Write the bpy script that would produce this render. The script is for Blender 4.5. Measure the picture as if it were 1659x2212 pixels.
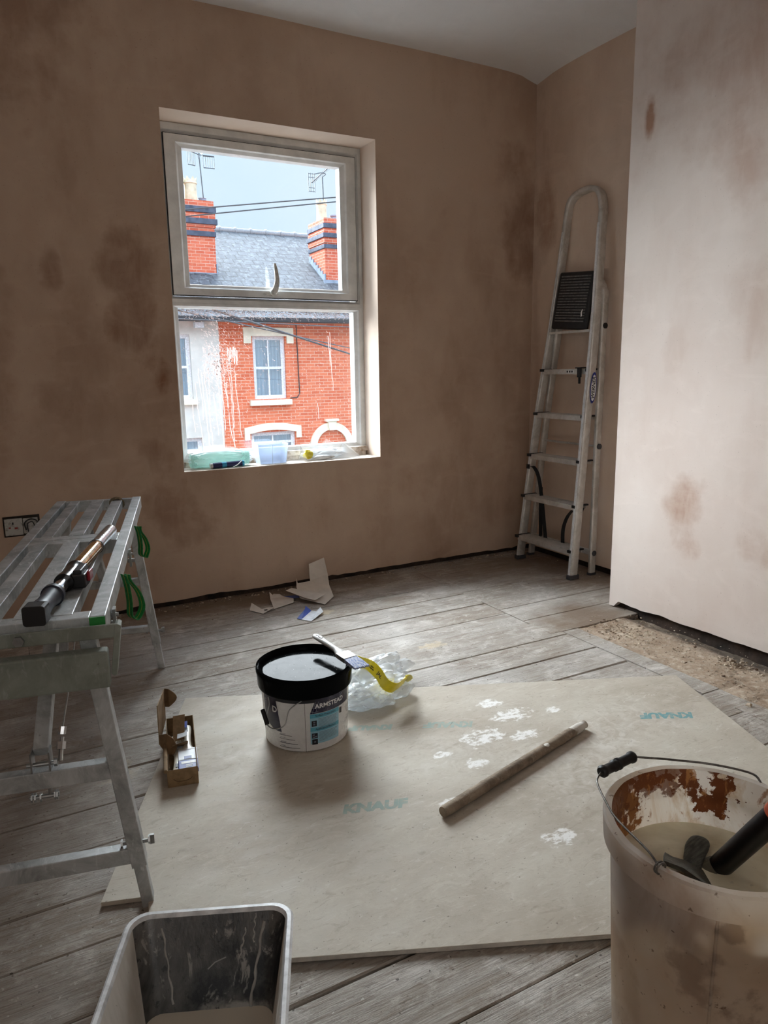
import bpy, bmesh, math, random
from mathutils import Vector, Matrix, noise as mnoise
R = math.radians
random.seed(7)
for o in list(bpy.data.objects): bpy.data.objects.remove(o)
sc = bpy.context.scene
COL = sc.collection

# ------------------------------------------------------------------ camera
cam_d = bpy.data.cameras.new('camera'); cam = bpy.data.objects.new('camera', cam_d); COL.objects.link(cam)
rt = Vector((0.88052, -0.47375, -0.01583)); dn = Vector((-0.10542, -0.16316, -0.98095)); fw = Vector((0.46214, 0.86542, -0.19361))
m = Matrix((rt, -dn, -fw)).transposed().to_4x4(); m.translation = Vector((0, 0, 1.1)); cam.matrix_world = m
cam_d.sensor_fit = 'VERTICAL'; cam_d.sensor_height = 24; cam_d.lens = 1559 / 2212 * 24
cam_d.clip_start = 0.02; cam_d.clip_end = 300
sc.camera = cam
# ------------------------------------------------------------------ colour, light
sc.view_settings.view_transform = 'Standard'; sc.view_settings.look = 'None'; sc.view_settings.gamma = 1
sc.view_settings.use_curve_mapping = False; sc.view_settings.exposure = 0.38
sc.cycles.use_denoising = True; sc.cycles.max_bounces = 12; sc.cycles.diffuse_bounces = 8; sc.cycles.glossy_bounces = 6
sc.cycles.transparent_max_bounces = 16; sc.cycles.transmission_bounces = 8; sc.cycles.sample_clamp_indirect = 6
SKY_LOW = (0.62, 0.76, 0.92); SKY_ZEN = 5.0; SKY_GAIN = 1.03
w = bpy.data.worlds.new('overcast'); sc.world = w; w.use_nodes = True
nt = w.node_tree; bg = nt.nodes['Background']; tc = nt.nodes.new('ShaderNodeTexCoord')
sp = nt.nodes.new('ShaderNodeSeparateXYZ'); nt.links.new(tc.outputs['Generated'], sp.inputs[0])
mr = nt.nodes.new('ShaderNodeMapRange'); mr.interpolation_type = 'SMOOTHSTEP'
for i, v in enumerate((0.26, 0.62, 1.0, SKY_ZEN)): mr.inputs[1 + i].default_value = v
nt.links.new(sp.outputs[2], mr.inputs[0])
nz = nt.nodes.new('ShaderNodeTexNoise'); nz.inputs['Scale'].default_value = 3.0; nz.inputs['Detail'].default_value = 4
nt.links.new(tc.outputs['Generated'], nz.inputs['Vector'])
cr = nt.nodes.new('ShaderNodeValToRGB'); nt.links.new(nz.outputs['Fac'], cr.inputs[0])
cr.color_ramp.elements[0].position = 0.35; cr.color_ramp.elements[1].position = 0.7
cr.color_ramp.elements[0].color = (*SKY_LOW, 1); cr.color_ramp.elements[1].color = (0.74, 0.83, 0.93, 1)
nt.links.new(cr.outputs[0], bg.inputs[0])
mu = nt.nodes.new('ShaderNodeMath'); mu.operation = 'MULTIPLY'; mu.inputs[1].default_value = SKY_GAIN
nt.links.new(mr.outputs[0], mu.inputs[0]); nt.links.new(mu.outputs[0], bg.inputs[1])

def area(name, loc, aim, sx, sy, power, col=(1, 1, 1), portal=False):
    d = bpy.data.lights.new(name, 'AREA'); d.shape = 'RECTANGLE'; d.size = sx; d.size_y = sy; d.energy = power; d.color = col
    o = bpy.data.objects.new(name, d); COL.objects.link(o); o.location = loc
    o.rotation_euler = (Vector(aim) - Vector(loc)).to_track_quat('-Z', 'Y').to_euler()
    if portal: d.cycles.is_portal = True
    return o
area('window_portal', (1.285, 3.72, 1.43), (1.285, 0, 1.43), 1.05, 1.57, 1, portal=True)
# the bright part of the overcast sky over the roofs: a very wide, soft sun; then an added fill lamp behind the camera
sun_d = bpy.data.lights.new('veiled_sun', 'SUN'); sun_d.energy = 35; sun_d.angle = R(72); sun_d.color = (0.98, 0.99, 1.0)
sun = bpy.data.objects.new('veiled_sun', sun_d); COL.objects.link(sun)
SUN_AZ, SUN_EL = R(-10), R(25)      # azimuth from +Y towards -X, elevation
_d = Vector((math.sin(SUN_AZ) * math.cos(SUN_EL), math.cos(SUN_AZ) * math.cos(SUN_EL), math.sin(SUN_EL))); sun.rotation_euler = _d.to_track_quat('Z', 'Y').to_euler(); sun.location = (-4, 9, 6)
area('rear_fill', (-0.4, -1.55, 1.6), (1.2, 3.0, 1.0), 1.6, 1.3, 9, (1.0, 0.98, 0.95))

# ------------------------------------------------------------------ helpers
def lin(c):
    return tuple(((v / 255) / 12.92 if v / 255 <= 0.04045 else ((v / 255 + 0.055) / 1.055) ** 2.4) for v in c) + (1.0,)

class Mat:
    def __init__(s, name, col=(200, 200, 200), rough=0.6, metal=0.0, spec=0.5):
        s.m = bpy.data.materials.new(name); s.m.use_nodes = True; s.t = s.m.node_tree; s.b = s.t.nodes['Principled BSDF']
        s.b.inputs['Base Color'].default_value = lin(col); s.b.inputs['Roughness'].default_value = rough
        s.b.inputs['Metallic'].default_value = metal; s.b.inputs['Specular IOR Level'].default_value = spec
        s._p = None
    def n(s, kind, **kw):
        x = s.t.nodes.new(kind)
        for k, v in kw.items(): setattr(x, k, v)
        return x
    def l(s, a, b): s.t.links.new(a, b)
    def put(s, sock, v):
        if hasattr(v, 'is_output') or isinstance(v, bpy.types.NodeSocket): s.l(v, sock)
        elif isinstance(v, (tuple, list)) and len(v) == 3 and sock.type == 'RGBA': sock.default_value = lin(v)
        else: sock.default_value = v
    def pos(s, scale=(1, 1, 1), off=(0, 0, 0)):
        if s._p is None: s._p = s.n('ShaderNodeNewGeometry').outputs['Position']
        if scale == (1, 1, 1) and off == (0, 0, 0): return s._p
        mp = s.n('ShaderNodeMapping'); mp.inputs['Scale'].default_value = scale; mp.inputs['Location'].default_value = off
        s.l(s._p, mp.inputs['Vector']); return mp.outputs[0]
    def noise(s, scale, detail=4, rough=0.55, stretch=(1, 1, 1), off=(0, 0, 0), dist=0.0):
        x = s.n('ShaderNodeTexNoise'); x.inputs['Scale'].default_value = scale; x.inputs['Detail'].default_value = detail
        x.inputs['Roughness'].default_value = rough; x.inputs['Distortion'].default_value = dist
        s.l(s.pos(stretch, off), x.inputs['Vector']); return x.outputs['Fac']
    def rng(s, v, a, b, c=0.0, d=1.0, smooth=False):
        x = s.n('ShaderNodeMapRange'); x.clamp = True
        if smooth: x.interpolation_type = 'SMOOTHSTEP'
        s.l(v, x.inputs[0])
        for i, q in enumerate((a, b, c, d)): x.inputs[1 + i].default_value = q
        return x.outputs[0]
    def math(s, op, a, b=0.0):
        x = s.n('ShaderNodeMath', operation=op); s.put(x.inputs[0], a); s.put(x.inputs[1], b); return x.outputs[0]
    def mix(s, f, a, b, mode='MIX'):
        x = s.n('ShaderNodeMix', data_type='RGBA', blend_type=mode); s.put(x.inputs[0], f); s.put(x.inputs[6], a); s.put(x.inputs[7], b)
        return x.outputs[2]
    def blob(s, c, r, warp=0.35, soft=0.5, nscale=5.0):
        """a soft patch of material around point c with radii r, its edge broken by noise"""
        mp = s.n('ShaderNodeVectorMath', operation='SUBTRACT'); s.l(s.pos(), mp.inputs[0]); mp.inputs[1].default_value = c
        dv = s.n('ShaderNodeVectorMath', operation='DIVIDE'); s.l(mp.outputs[0], dv.inputs[0]); dv.inputs[1].default_value = r
        ln = s.n('ShaderNodeVectorMath', operation='LENGTH'); s.l(dv.outputs[0], ln.inputs[0])
        if not hasattr(s, '_wn'): s._wn = {}
        if nscale not in s._wn: s._wn[nscale] = s.noise(nscale, 5, 0.6)
        wn = s.math('MULTIPLY', s.math('SUBTRACT', s._wn[nscale], 0.5), warp * 4)
        d = s.math('ADD', ln.outputs['Value'], wn)
        return s.rng(d, 1.0, 1.0 - soft, 0, 1, True)
    def col(s, c): s.put(s.b.inputs['Base Color'], c); return s
    def rough(s, r): s.put(s.b.inputs['Roughness'], r); return s
    def bump(s, h, strength=0.3, dist=0.01):
        x = s.n('ShaderNodeBump'); x.inputs['Strength'].default_value = strength; x.inputs['Distance'].default_value = dist
        s.l(h, x.inputs['Height']); s.l(x.outputs[0], s.b.inputs['Normal']); return s


def lit_through(k, col, f):
    t = k.n('ShaderNodeBsdfTranslucent'); t.inputs[0].default_value = lin(col); x = k.n('ShaderNodeMixShader'); x.inputs[0].default_value = f
    src = k.b.inputs['Base Color'].links[0].from_socket; k.l(src, t.inputs[0])
    k.l(k.b.outputs[0], x.inputs[1]); k.l(t.outputs[0], x.inputs[2]); k.l(x.outputs[0], k.t.nodes['Material Output'].inputs[0])

def plain(name, col, rough=0.6, metal=0.0, var=0.08, nscale=30, bump=0.0):
    """solid colour with a little wear"""
    k = Mat(name, col, rough, metal)
    f = k.noise(nscale, 5, 0.6); d = tuple(max(0, v * (1 - var * 2.2)) for v in col)
    k.col(k.mix(k.rng(f, 0.35, 0.7), col, d)); k.rough(k.rng(f, 0.3, 0.7, max(0.03, rough - 0.08), min(1, rough + 0.08)))
    if bump: k.bump(f, bump, 0.002)
    return k.m

def obj(name, bm, mt, parent=None, smooth=None, bevel=0, seg=2, recalc=True):
    if recalc: bmesh.ops.recalc_face_normals(bm, faces=bm.faces)
    me = bpy.data.meshes.new(name); bm.to_mesh(me); bm.free()
    for x in (mt if isinstance(mt, (list, tuple)) else [mt]): me.materials.append(x)
    if smooth is not None:
        for p in me.polygons: p.use_smooth = True
        me.set_sharp_from_angle(angle=R(smooth))
    o = bpy.data.objects.new(name, me); COL.objects.link(o)
    if parent: o.parent = parent; o.matrix_parent_inverse = parent.matrix_world.inverted()
    if bevel:
        b = o.modifiers.new('bevel', 'BEVEL'); b.width = bevel; b.segments = seg; b.limit_method = 'ANGLE'; b.angle_limit = R(40)
    return o
def thing(name, label, cat, loc, group=None, kind=None):
    o = bpy.data.objects.new(name, None); COL.objects.link(o); o.location = loc; o.empty_display_size = 0.05
    o.matrix_world = Matrix.Translation(loc)
    return tag(o, label, cat, group, kind)
def tag(o, label=None, cat=None, group=None, kind=None):
    if label: o['label'] = label
    if cat: o['category'] = cat
    if group: o['group'] = group
    if kind: o['kind'] = kind
    return o
def BM(): return bmesh.new()
def box(bm, lo, hi, M=None, mi=0):
    vs = [bm.verts.new(Vector((x, y, z))) for x in (lo[0], hi[0]) for y in (lo[1], hi[1]) for z in (lo[2], hi[2])]
    if M is not None:
        for v in vs: v.co = M @ v.co
    for f in ((0, 1, 3, 2), (4, 6, 7, 5), (0, 4, 5, 1), (2, 3, 7, 6), (0, 2, 6, 4), (1, 5, 7, 3)):
        q = bm.faces.new([vs[i] for i in f]); q.material_index = mi
    return vs
def frame_at(p, t, up=None):
    t = t.normalized(); up = up or Vector((0, 0, 1))
    if abs(t.dot(up)) > 0.97: up = Vector((1, 0, 0))
    a = up.cross(t).normalized(); b = t.cross(a); return a, b
def sweep(bm, pts, prof, up=None, closed=False, caps=True, mi=0, scale=None):
    """sweep 2D profile (a,b) along pts with a fixed up hint (parallel transport when up is None)"""
    pts = [Vector(p) for p in pts]; n = len(pts); rings = []; a0 = None
    for i, p in enumerate(pts):
        if closed: t = (pts[(i + 1) % n] - pts[i - 1])
        else: t = pts[min(i + 1, n - 1)] - pts[max(i - 1, 0)]
        t.normalize()
        if up is not None: a, b = frame_at(p, t, Vector(up))
        else:
            if a0 is None: a, b = frame_at(p, t)
            else: a = (a0 - t * a0.dot(t)).normalized(); b = t.cross(a)
            a0 = a
        k = scale[i] if scale else 1.0
        rings.append([bm.verts.new(p + a * u * k + b * v * k) for u, v in prof])
    m_ = len(prof)
    for i in range(n if closed else n - 1):
        r0, r1 = rings[i], rings[(i + 1) % n]
        for j in range(m_):
            q = bm.faces.new((r0[j], r0[(j + 1) % m_], r1[(j + 1) % m_], r1[j])); q.material_index = mi
    if caps and not closed:
        for r_ in (rings[0], rings[-1]):
            try: bm.faces.new(r_).material_index = mi
            except ValueError: pass
def circ(r, n=12): return [(r * math.cos(2 * math.pi * i / n), r * math.sin(2 * math.pi * i / n)) for i in range(n)]
def rect(a, b, c=0.0):
    if not c: return [(-a / 2, -b / 2), (a / 2, -b / 2), (a / 2, b / 2), (-a / 2, b / 2)]
    o = []
    for cx, cy, s in ((a / 2 - c, -b / 2 + c, -90), (a / 2 - c, b / 2 - c, 0), (-a / 2 + c, b / 2 - c, 90), (-a / 2 + c, -b / 2 + c, 180)):
        for k in range(4): t = R(s + 30 * k); o.append((cx + c * math.cos(t), cy + c * math.sin(t)))
    return o
def tube(bm, pts, r, n=10, **k): sweep(bm, pts, circ(r, n), **k)
def smoothp(pts, sub=6, closed=False):
    pts = [Vector(p) for p in pts]; n = len(pts); o = []
    rngi = range(n if closed else n - 1)
    for i in rngi:
        g = lambda j: pts[j % n] if closed else pts[max(0, min(n - 1, j))]
        p0, p1, p2, p3 = g(i - 1), g(i), g(i + 1), g(i + 2)
        for s in range(sub):
            t = s / sub; o.append(0.5 * ((2 * p1) + (p2 - p0) * t + (2 * p0 - 5 * p1 + 4 * p2 - p3) * t * t + (3 * p1 - p0 - 3 * p2 + p3) * t ** 3))
    if not closed: o.append(pts[-1])
    return o
def lathe(bm, prof, c=(0, 0, 0), seg=64, M=None, mis=None, cap0=False, cap1=False):
    c = Vector(c); rings = []
    for r_, z in prof:
        ring = []
        for i in range(seg):
            t = 2 * math.pi * i / seg; v = Vector((r_ * math.cos(t), r_ * math.sin(t), z))
            ring.append(bm.verts.new((M @ v if M is not None else v) + c))
        rings.append(ring)
    for k in range(len(rings) - 1):
        for i in range(seg):
            q = bm.faces.new((rings[k][i], rings[k][(i + 1) % seg], rings[k + 1][(i + 1) % seg], rings[k + 1][i]))
            if mis: q.material_index = mis[k]
    if cap0: bm.faces.new(rings[0]).material_index = mis[0] if mis else 0
    if cap1: bm.faces.new(rings[-1]).material_index = mis[-1] if mis else 0
    return rings
def cyl(bm, p0, p1, r, n=16, r1=None, mi=0):
    p0, p1 = Vector(p0), Vector(p1); a, b = frame_at(p0, p1 - p0); r1 = r if r1 is None else r1
    A = [bm.verts.new(p0 + a * x + b * y) for x, y in circ(r, n)]; B = [bm.verts.new(p1 + a * x + b * y) for x, y in circ(r1, n)]
    for i in range(n): bm.faces.new((A[i], A[(i + 1) % n], B[(i + 1) % n], B[i])).material_index = mi
    bm.faces.new(A).material_index = mi; bm.faces.new(B).material_index = mi
def grid_wall(bm, u0, u1, z0, z1, y0, y1, holes, P, mi=0):
    """slab with rectangular holes; P maps (u, depth, z) to a point"""
    us = sorted({u0, u1, *[h[i] for h in holes for i in (0, 1)]}); zs = sorted({z0, z1, *[h[i] for h in holes for i in (2, 3)]})
    us = [u for u in us if u0 <= u <= u1]; zs = [z for z in zs if z0 <= z <= z1]
    hole = lambda a, b: any(h[0] <= a <= h[1] and h[2] <= b <= h[3] for h in holes)
    V = {}
    def v(i, j, y):
        if (i, j, y) not in V: V[i, j, y] = bm.verts.new(P(us[i], y, zs[j]))
        return V[i, j, y]
    nu, nz_ = len(us) - 1, len(zs) - 1
    solid = [[not hole((us[i] + us[i + 1]) / 2, (zs[j] + zs[j + 1]) / 2) for j in range(nz_)] for i in range(nu)]
    S = lambda i, j: 0 <= i < nu and 0 <= j < nz_ and solid[i][j]
    for i in range(nu):
        for j in range(nz_):
            if not solid[i][j]: continue
            for y in (y0, y1): bm.faces.new((v(i, j, y), v(i + 1, j, y), v(i + 1, j + 1, y), v(i, j + 1, y))).material_index = mi
            for di, dj, a, b in ((-1, 0, (i, j), (i, j + 1)), (1, 0, (i + 1, j), (i + 1, j + 1)), (0, -1, (i, j), (i + 1, j)), (0, 1, (i, j + 1), (i + 1, j + 1))):
                if not S(i + di, j + dj): bm.faces.new((v(*a, y0), v(*b, y0), v(*b, y1), v(*a, y1))).material_index = mi
def prism(bm, poly, d, M=None, mi=0):
    """polygon (x,y) extruded by d along z, then moved by M"""
    M = M or Matrix.Identity(4)
    A = [bm.verts.new(M @ Vector((x, y, 0))) for x, y in poly]; B = [bm.verts.new(M @ Vector((x, y, d))) for x, y in poly]
    n = len(poly); bm.faces.new(A).material_index = mi; bm.faces.new(B).material_index = mi
    for i in range(n): bm.faces.new((A[i], A[(i + 1) % n], B[(i + 1) % n], B[i])).material_index = mi
def axes(o, x, y, z=None):
    x = Vector(x).normalized(); y = Vector(y); y = (y - x * x.dot(y)).normalized(); z = x.cross(y)
    mm = Matrix((x, y, z)).transposed().to_4x4(); mm.translation = Vector(o); return mm
def text_bm(s, size, P, bold=0.0, shear=0.0, align='CENTER'):
    """lettering as a mesh; P maps (x, y) in metres to a point"""
    cu = bpy.data.curves.new('t', 'FONT'); cu.body = s; cu.size = size; cu.align_x = align; cu.align_y = 'CENTER'; cu.offset = bold; cu.shear = shear
    cu.resolution_u = 3
    o = bpy.data.objects.new('t', cu); COL.objects.link(o); dg = bpy.context.evaluated_depsgraph_get(); dg.update()
    me = bpy.data.meshes.new_from_object(o.evaluated_get(dg)); bm = BM(); bm.from_mesh(me)
    bpy.data.objects.remove(o); bpy.data.curves.remove(cu); bpy.data.meshes.remove(me)
    for v in bm.verts: v.co = P(v.co.x, v.co.y)
    return bm
def join_into(bm, other):
    me = bpy.data.meshes.new('tmp'); other.to_mesh(me); other.free(); bm.from_mesh(me); bpy.data.meshes.remove(me)

# ------------------------------------------------------------------ shared materials
def plaster_mat(name, pale, damp_and_shade, stains_and_shade, lights=(), streak=0.35):
    k = Mat(name, pale, 0.85, spec=0.25)
    broad = k.noise(1.1, 5, 0.6, (1, 1, 0.7), (3, 1, 0)); fine = k.noise(4.5, 6, 0.62, (1, 1, 0.35)); trowel = k.noise(9, 5, 0.6, (0.5, 0.5, 1.0), dist=1.2); brush = k.noise(9, 6, 0.65, (1.3, 1.3, 0.45), (2, 5, 1), 0.5)
    f = k.math('MULTIPLY', k.rng(broad, 0.42, 0.68), streak)
    f = k.math('ADD', f, k.math('MULTIPLY', k.rng(fine, 0.5, 0.75), streak * 0.5))
    for c, r_, s in stains_and_shade:
        f = k.math('MAXIMUM', f, k.math('MULTIPLY', k.math('MULTIPLY', k.blob(c, tuple(q * 1.35 for q in r_), 0.6, 0.95, 3.0), k.rng(brush, .30, .60, .55, 1.0)), s))
    f = k.math('MINIMUM', f, 1.0)
    c = k.mix(f, pale, damp_and_shade)
    c = k.mix(k.math('MULTIPLY', k.rng(trowel, 0.52, 0.7), 0.18), c, tuple(min(255, v * 1.07) for v in pale))
    for p, r_, s in lights: c = k.mix(k.math('MULTIPLY', k.blob(p, r_, 0.4, 0.8, 3.5), s), c, tuple(min(255, v * 1.08) for v in pale))
    sp_ = k.noise(140, 2, 0.5); c = k.mix(k.math('MULTIPLY', k.rng(sp_, 0.70, 0.74), 0.25), c, tuple(v * 0.7 for v in damp_and_shade))
    k.col(c); k.rough(k.rng(fine, 0.3, 0.7, 0.7, 0.92)); k.bump(k.math('ADD', trowel, k.math('MULTIPLY', fine, 0.6)), 0.22, 0.004)
    return k.m
PALE = (214, 192, 175); DAMP = (150, 110, 82)
W = 3.403
m_wall_window = plaster_mat('plaster_window_wall', (196, 172, 152), (126, 86, 60), [
    ((0.60, W, 1.58), (0.14, 0.3, 0.22), 0.75), ((0.60, W, 1.32), (0.12, 0.3, 0.20), 0.8), ((0.69, W, 1.08), (0.09, 0.3, 0.32), 0.95),
    ((0.66, W, 0.78), (0.12, 0.3, 0.22), 0.7), ((0.68, W, 0.45), (0.22, 0.3, 0.22), 0.65), ((0.27, W, 1.50), (0.06, 0.3, 0.14), 0.7),
    ((0.36, W, 1.38), (0.06, 0.3, 0.12), 0.5), ((0.33, W, 1.02), (0.18, 0.3, 0.22), 0.5), ((0.05, W, 2.35), (0.45, 0.3, 0.6), 0.6), ((0.02, W, 1.2), (0.10, 0.3, 0.5), 0.5),
    ((2.70, W, 1.8), (0.16, 0.3, 0.5), 0.7), ((2.2, W, 1.92), (0.10, 0.3, 0.10), 0.4), ((2.45, W, 0.45), (0.5, 0.3, 0.3), 0.4), ((0.5, W, 0.62), (0.12, 0.3, 0.14), 0.35)], streak=0.45)
m_wall_right = plaster_mat('plaster_alcove', (222, 202, 184), DAMP, [((2.81, 3.3, 1.95), (0.3, 0.10, 0.25), 0.7), ((2.81, 3.36, 2.3), (0.3, 0.14, 0.45), 0.5), ((2.81, 3.37, 1.2), (0.3, 0.06, 0.8), 0.5)], streak=0.3)
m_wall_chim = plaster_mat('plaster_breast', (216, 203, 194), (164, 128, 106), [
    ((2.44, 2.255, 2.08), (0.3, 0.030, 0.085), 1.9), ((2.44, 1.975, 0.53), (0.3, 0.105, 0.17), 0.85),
    ((2.44, 1.72, 1.30), (0.3, 0.20, 0.20), 0.42), ((2.44, 1.60, 0.42), (0.3, 0.15, 0.12), 0.6), ((2.44, 1.70, 2.2), (0.3, 0.6, 0.5), 0.6), ((2.44, 2.05, 1.16), (0.3, 0.06, 0.12), 0.3)],  # broad top patch paints the light falloff up the breast, not a stain
    streak=0.28)
m_rear = plaster_mat('plaster_rear', (206, 184, 166), DAMP, [], streak=0.3)
m_reveal_lit = plaster_mat('plaster_reveal_lit', (214, 196, 180), (180, 150, 126), [], streak=0.3)  # paler copy of the wall plaster; light on the reveals is in its colour
m_ceil = plaster_mat('ceiling_paint', (236, 236, 236), (206, 204, 202), [], streak=0.3)
def _void():
    k = Mat('soot_brick', (40, 32, 27), 0.95); f = k.noise(20, 5); k.col(k.mix(k.rng(f, 0.3, 0.7), (26, 21, 18), (70, 54, 44))); k.bump(f, 0.8, 0.01); return k.m
m_void = _void()

def floor_mat():
    k = Mat('old_floorboards', (160, 152, 142), 0.8, spec=0.3)
    rnd = k.n('ShaderNodeNewGeometry').outputs['Random Per Island']
    grain = k.noise(5, 8, 0.7, (0.6, 7, 1), dist=0.6); grain2 = k.noise(16, 6, 0.65, (0.35, 6, 1), (5, 2, 0), 0.3); patch = k.noise(2.2, 6, 0.65, (0.9, 1.2, 1), (1.3, 0, 0)); dust = k.noise(9, 8, 0.75, (0.8, 1.3, 1), (9, 4, 0), 0.4)
    speck = k.noise(60, 3, 0.6); speck2 = k.noise(95, 2, 0.5, (1, 1, 1), (4, 0, 0))
    c = k.mix(k.rng(grain, 0.35, 0.68), (186, 180, 172), (146, 134, 120))
    c = k.mix(k.math('MULTIPLY', k.rng(grain2, 0.50, 0.72), 0.45), c, (104, 92, 80))
    c = k.mix(k.math('MULTIPLY', rnd, 0.30), c, (134, 112, 92))
    c = k.mix(k.math('MULTIPLY', k.rng(patch, 0.46, 0.62), 0.70), c, (188, 183, 176))
    c = k.mix(k.math('MULTIPLY', k.rng(dust, 0.50, 0.66), 0.80), c, (216, 211, 204))
    c = k.mix(k.math('MULTIPLY', k.rng(speck, 0.66, 0.70), 0.8), c, (214, 210, 203))
    c = k.mix(k.math('MULTIPLY', k.rng(speck2, 0.69, 0.72), 0.8), c, (62, 52, 44))
    fine = k.noise(42, 6, .7, (.28, 5, 1), (3, 7, 0), .25); c = k.mix(k.math('MULTIPLY', k.rng(fine, .52, .66), .5), c, (112, 100, 88))
    crk = k.noise(7, 7, .75, (.7, 2.6, 1), (6, 1, 0), 1.6); c = k.mix(k.math('MULTIPLY', k.rng(k.math('ABSOLUTE', k.math('SUBTRACT', crk, .5)), .006, .0), .55), c, (78, 66, 56))
    # dirt swept up against the walls; last patch darkens the left of the floor
    for p, r_, s in (((1.0, 3.38, 0), (1.3, 0.26, 1), 0.8), ((2.75, 2.9, 0), (0.35, 0.7, 1), 0.6), ((2.5, 3.2, 0), (0.7, 0.3, 1), 0.6), ((2.25, 2.3, 0), (0.35, 0.25, 1), 0.8), ((0.2, 2.7, 0), (0.5, 0.5, 1), 0.45), ((0.0, 1.9, 0), (0.35, 0.9, 1), 0.35)):
        c = k.mix(k.math('MULTIPLY', k.blob(p, r_, 0.3, 0.8, 5), s), c, (118, 96, 76))
    for p, r_, s in (((1.47, 2.35, 0), (0.07, 0.04, 1), 0.6), ((1.23, 2.95, 0), (0.10, 0.04, 1), 0.7), ((0.2, 2.0, 0), (0.06, 0.08, 1), 0.3)):
        c = k.mix(k.math('MULTIPLY', k.blob(p, r_, 0.5, 0.5, 40), s), c, (206, 190, 160))
    k.col(c); k.rough(k.rng(dust, 0.35, 0.65, 0.48, 0.8))
    h = k.math('ADD', k.math('MULTIPLY', fine, 0.9), k.math('ADD', grain, k.math('MULTIPLY', dust, 0.6)))
    k.bump(h, 0.8, 0.005); return k.m
m_floor = floor_mat()
def hearth_mat():
    k = Mat('dusty_concrete', (170, 152, 134), 0.95, spec=0.2)
    a = k.noise(7, 8, 0.7); b = k.noise(38, 6, 0.7, (1, 1, 1), (3, 3, 0)); s = k.noise(70, 3, 0.6, (1, 1, 1), (7, 0, 0))
    c = k.mix(k.rng(a, 0.35, 0.65), (186, 168, 148), (146, 124, 104))
    c = k.mix(k.math('MULTIPLY', k.rng(b, 0.5, 0.7), 0.7), c, (206, 194, 178))
    c = k.mix(k.math('MULTIPLY', k.rng(s, 0.62, 0.68), 0.8), c, (84, 68, 56))
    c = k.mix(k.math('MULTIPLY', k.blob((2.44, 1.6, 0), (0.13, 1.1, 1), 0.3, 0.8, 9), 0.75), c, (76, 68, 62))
    k.col(c); k.bump(k.math('ADD', a, k.math('MULTIPLY', b, 0.7)), 0.9, 0.012); return k.m
m_hearth = hearth_mat()

# ------------------------------------------------------------------ room shell
XL, XR, YB, YW, ZC = -1.75, 2.81, -1.75, 3.403, 2.66
CHX, CHY0, CHY1 = 2.442, 0.75, 2.352
def struct(name, bm, mt, **k): return tag(obj(name, bm, mt, **k), kind='structure')
bm = BM(); grid_wall(bm, XL - .1, XR + .15, 0.034, ZC + 0.1, YW, YW + 0.33, [(0.759, 1.801, 0.642, 2.215)], lambda u, y, z: Vector((u, y, z)))
# give the bottom edge of the plaster a slightly ragged line
bmesh.ops.subdivide_edges(bm, edges=[e for e in bm.edges if abs(e.verts[0].co.z - 0.034) < 1e-4 and abs(e.verts[1].co.z - 0.034) < 1e-4 and abs(e.verts[0].co.y - e.verts[1].co.y) < 1e-4], cuts=30)
for v in bm.verts:
    if abs(v.co.z - 0.034) < 1e-4: v.co.z += -0.006 + 0.012 * (mnoise.noise(Vector((v.co.x * 4, 0, 0)))) + 0.006 * mnoise.noise(Vector((v.co.x * 25, 3, 0)))
for f in bm.faces:
    c = f.calc_center_median()
    if 0.7 < c.x < 1.86 and 0.6 < c.z < 2.25 and YW + .01 < c.y < YW + .32: f.material_index = 1
struct('wall_back', bm, [m_wall_window, m_reveal_lit])
bm = BM(); box(bm, (XR, YB - .1, 0.036), (XR + .12, YW + .3, ZC + .1)); struct('wall_right', bm, m_wall_right)
bm = BM()
ys = [CHY0 + (CHY1 - CHY0) * i / 60 for i in range(61)]
for (x0, x1) in ((CHX, XR + .01),):
    fr = []
    for y in ys:
        zb = 0.030 + 0.016 * (CHY1 - y) + 0.007 * mnoise.noise(Vector((y * 9, 1, 0))) + 0.003 * mnoise.noise(Vector((y * 40, 1, 0)))
        if y > CHY1 - 0.03: zb = 0.006
        fr.append((bm.verts.new((x0, y, zb)), bm.verts.new((x0, y, ZC + .05)), bm.verts.new((x1, y, ZC + .05)), bm.verts.new((x1, y, zb))))
    for a, b in zip(fr, fr[1:]):
        for i in range(4): bm.faces.new((a[i], b[i], b[(i + 1) % 4], a[(i + 1) % 4]))
    bm.faces.new(fr[0]); bm.faces.new(fr[-1])
struct('wall_chimney', bm, m_wall_chim)
bm = BM(); box(bm, (XL - .12, YB - .1, 0), (XL, YW + .3, ZC + .1)); struct('wall_left', bm, m_rear)
bm = BM(); box(bm, (XL - .12, YB - .12, 0), (XR + .12, YB, ZC + .1)); struct('wall_front', bm, m_rear)
# void behind the ragged plaster foot
bm = BM(); box(bm, (XL, YW + 0.022, -0.03), (XR + .1, YW + 0.05, 0.08)); box(bm, (XR + 0.022, YB, -0.03), (XR + .05, YW + .05, 0.08))
box(bm, (CHX + .03, CHY0 + .03, -0.03), (XR + .02, CHY1 - .012, 0.09)); struct('trim_1', bm, m_void)
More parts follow.
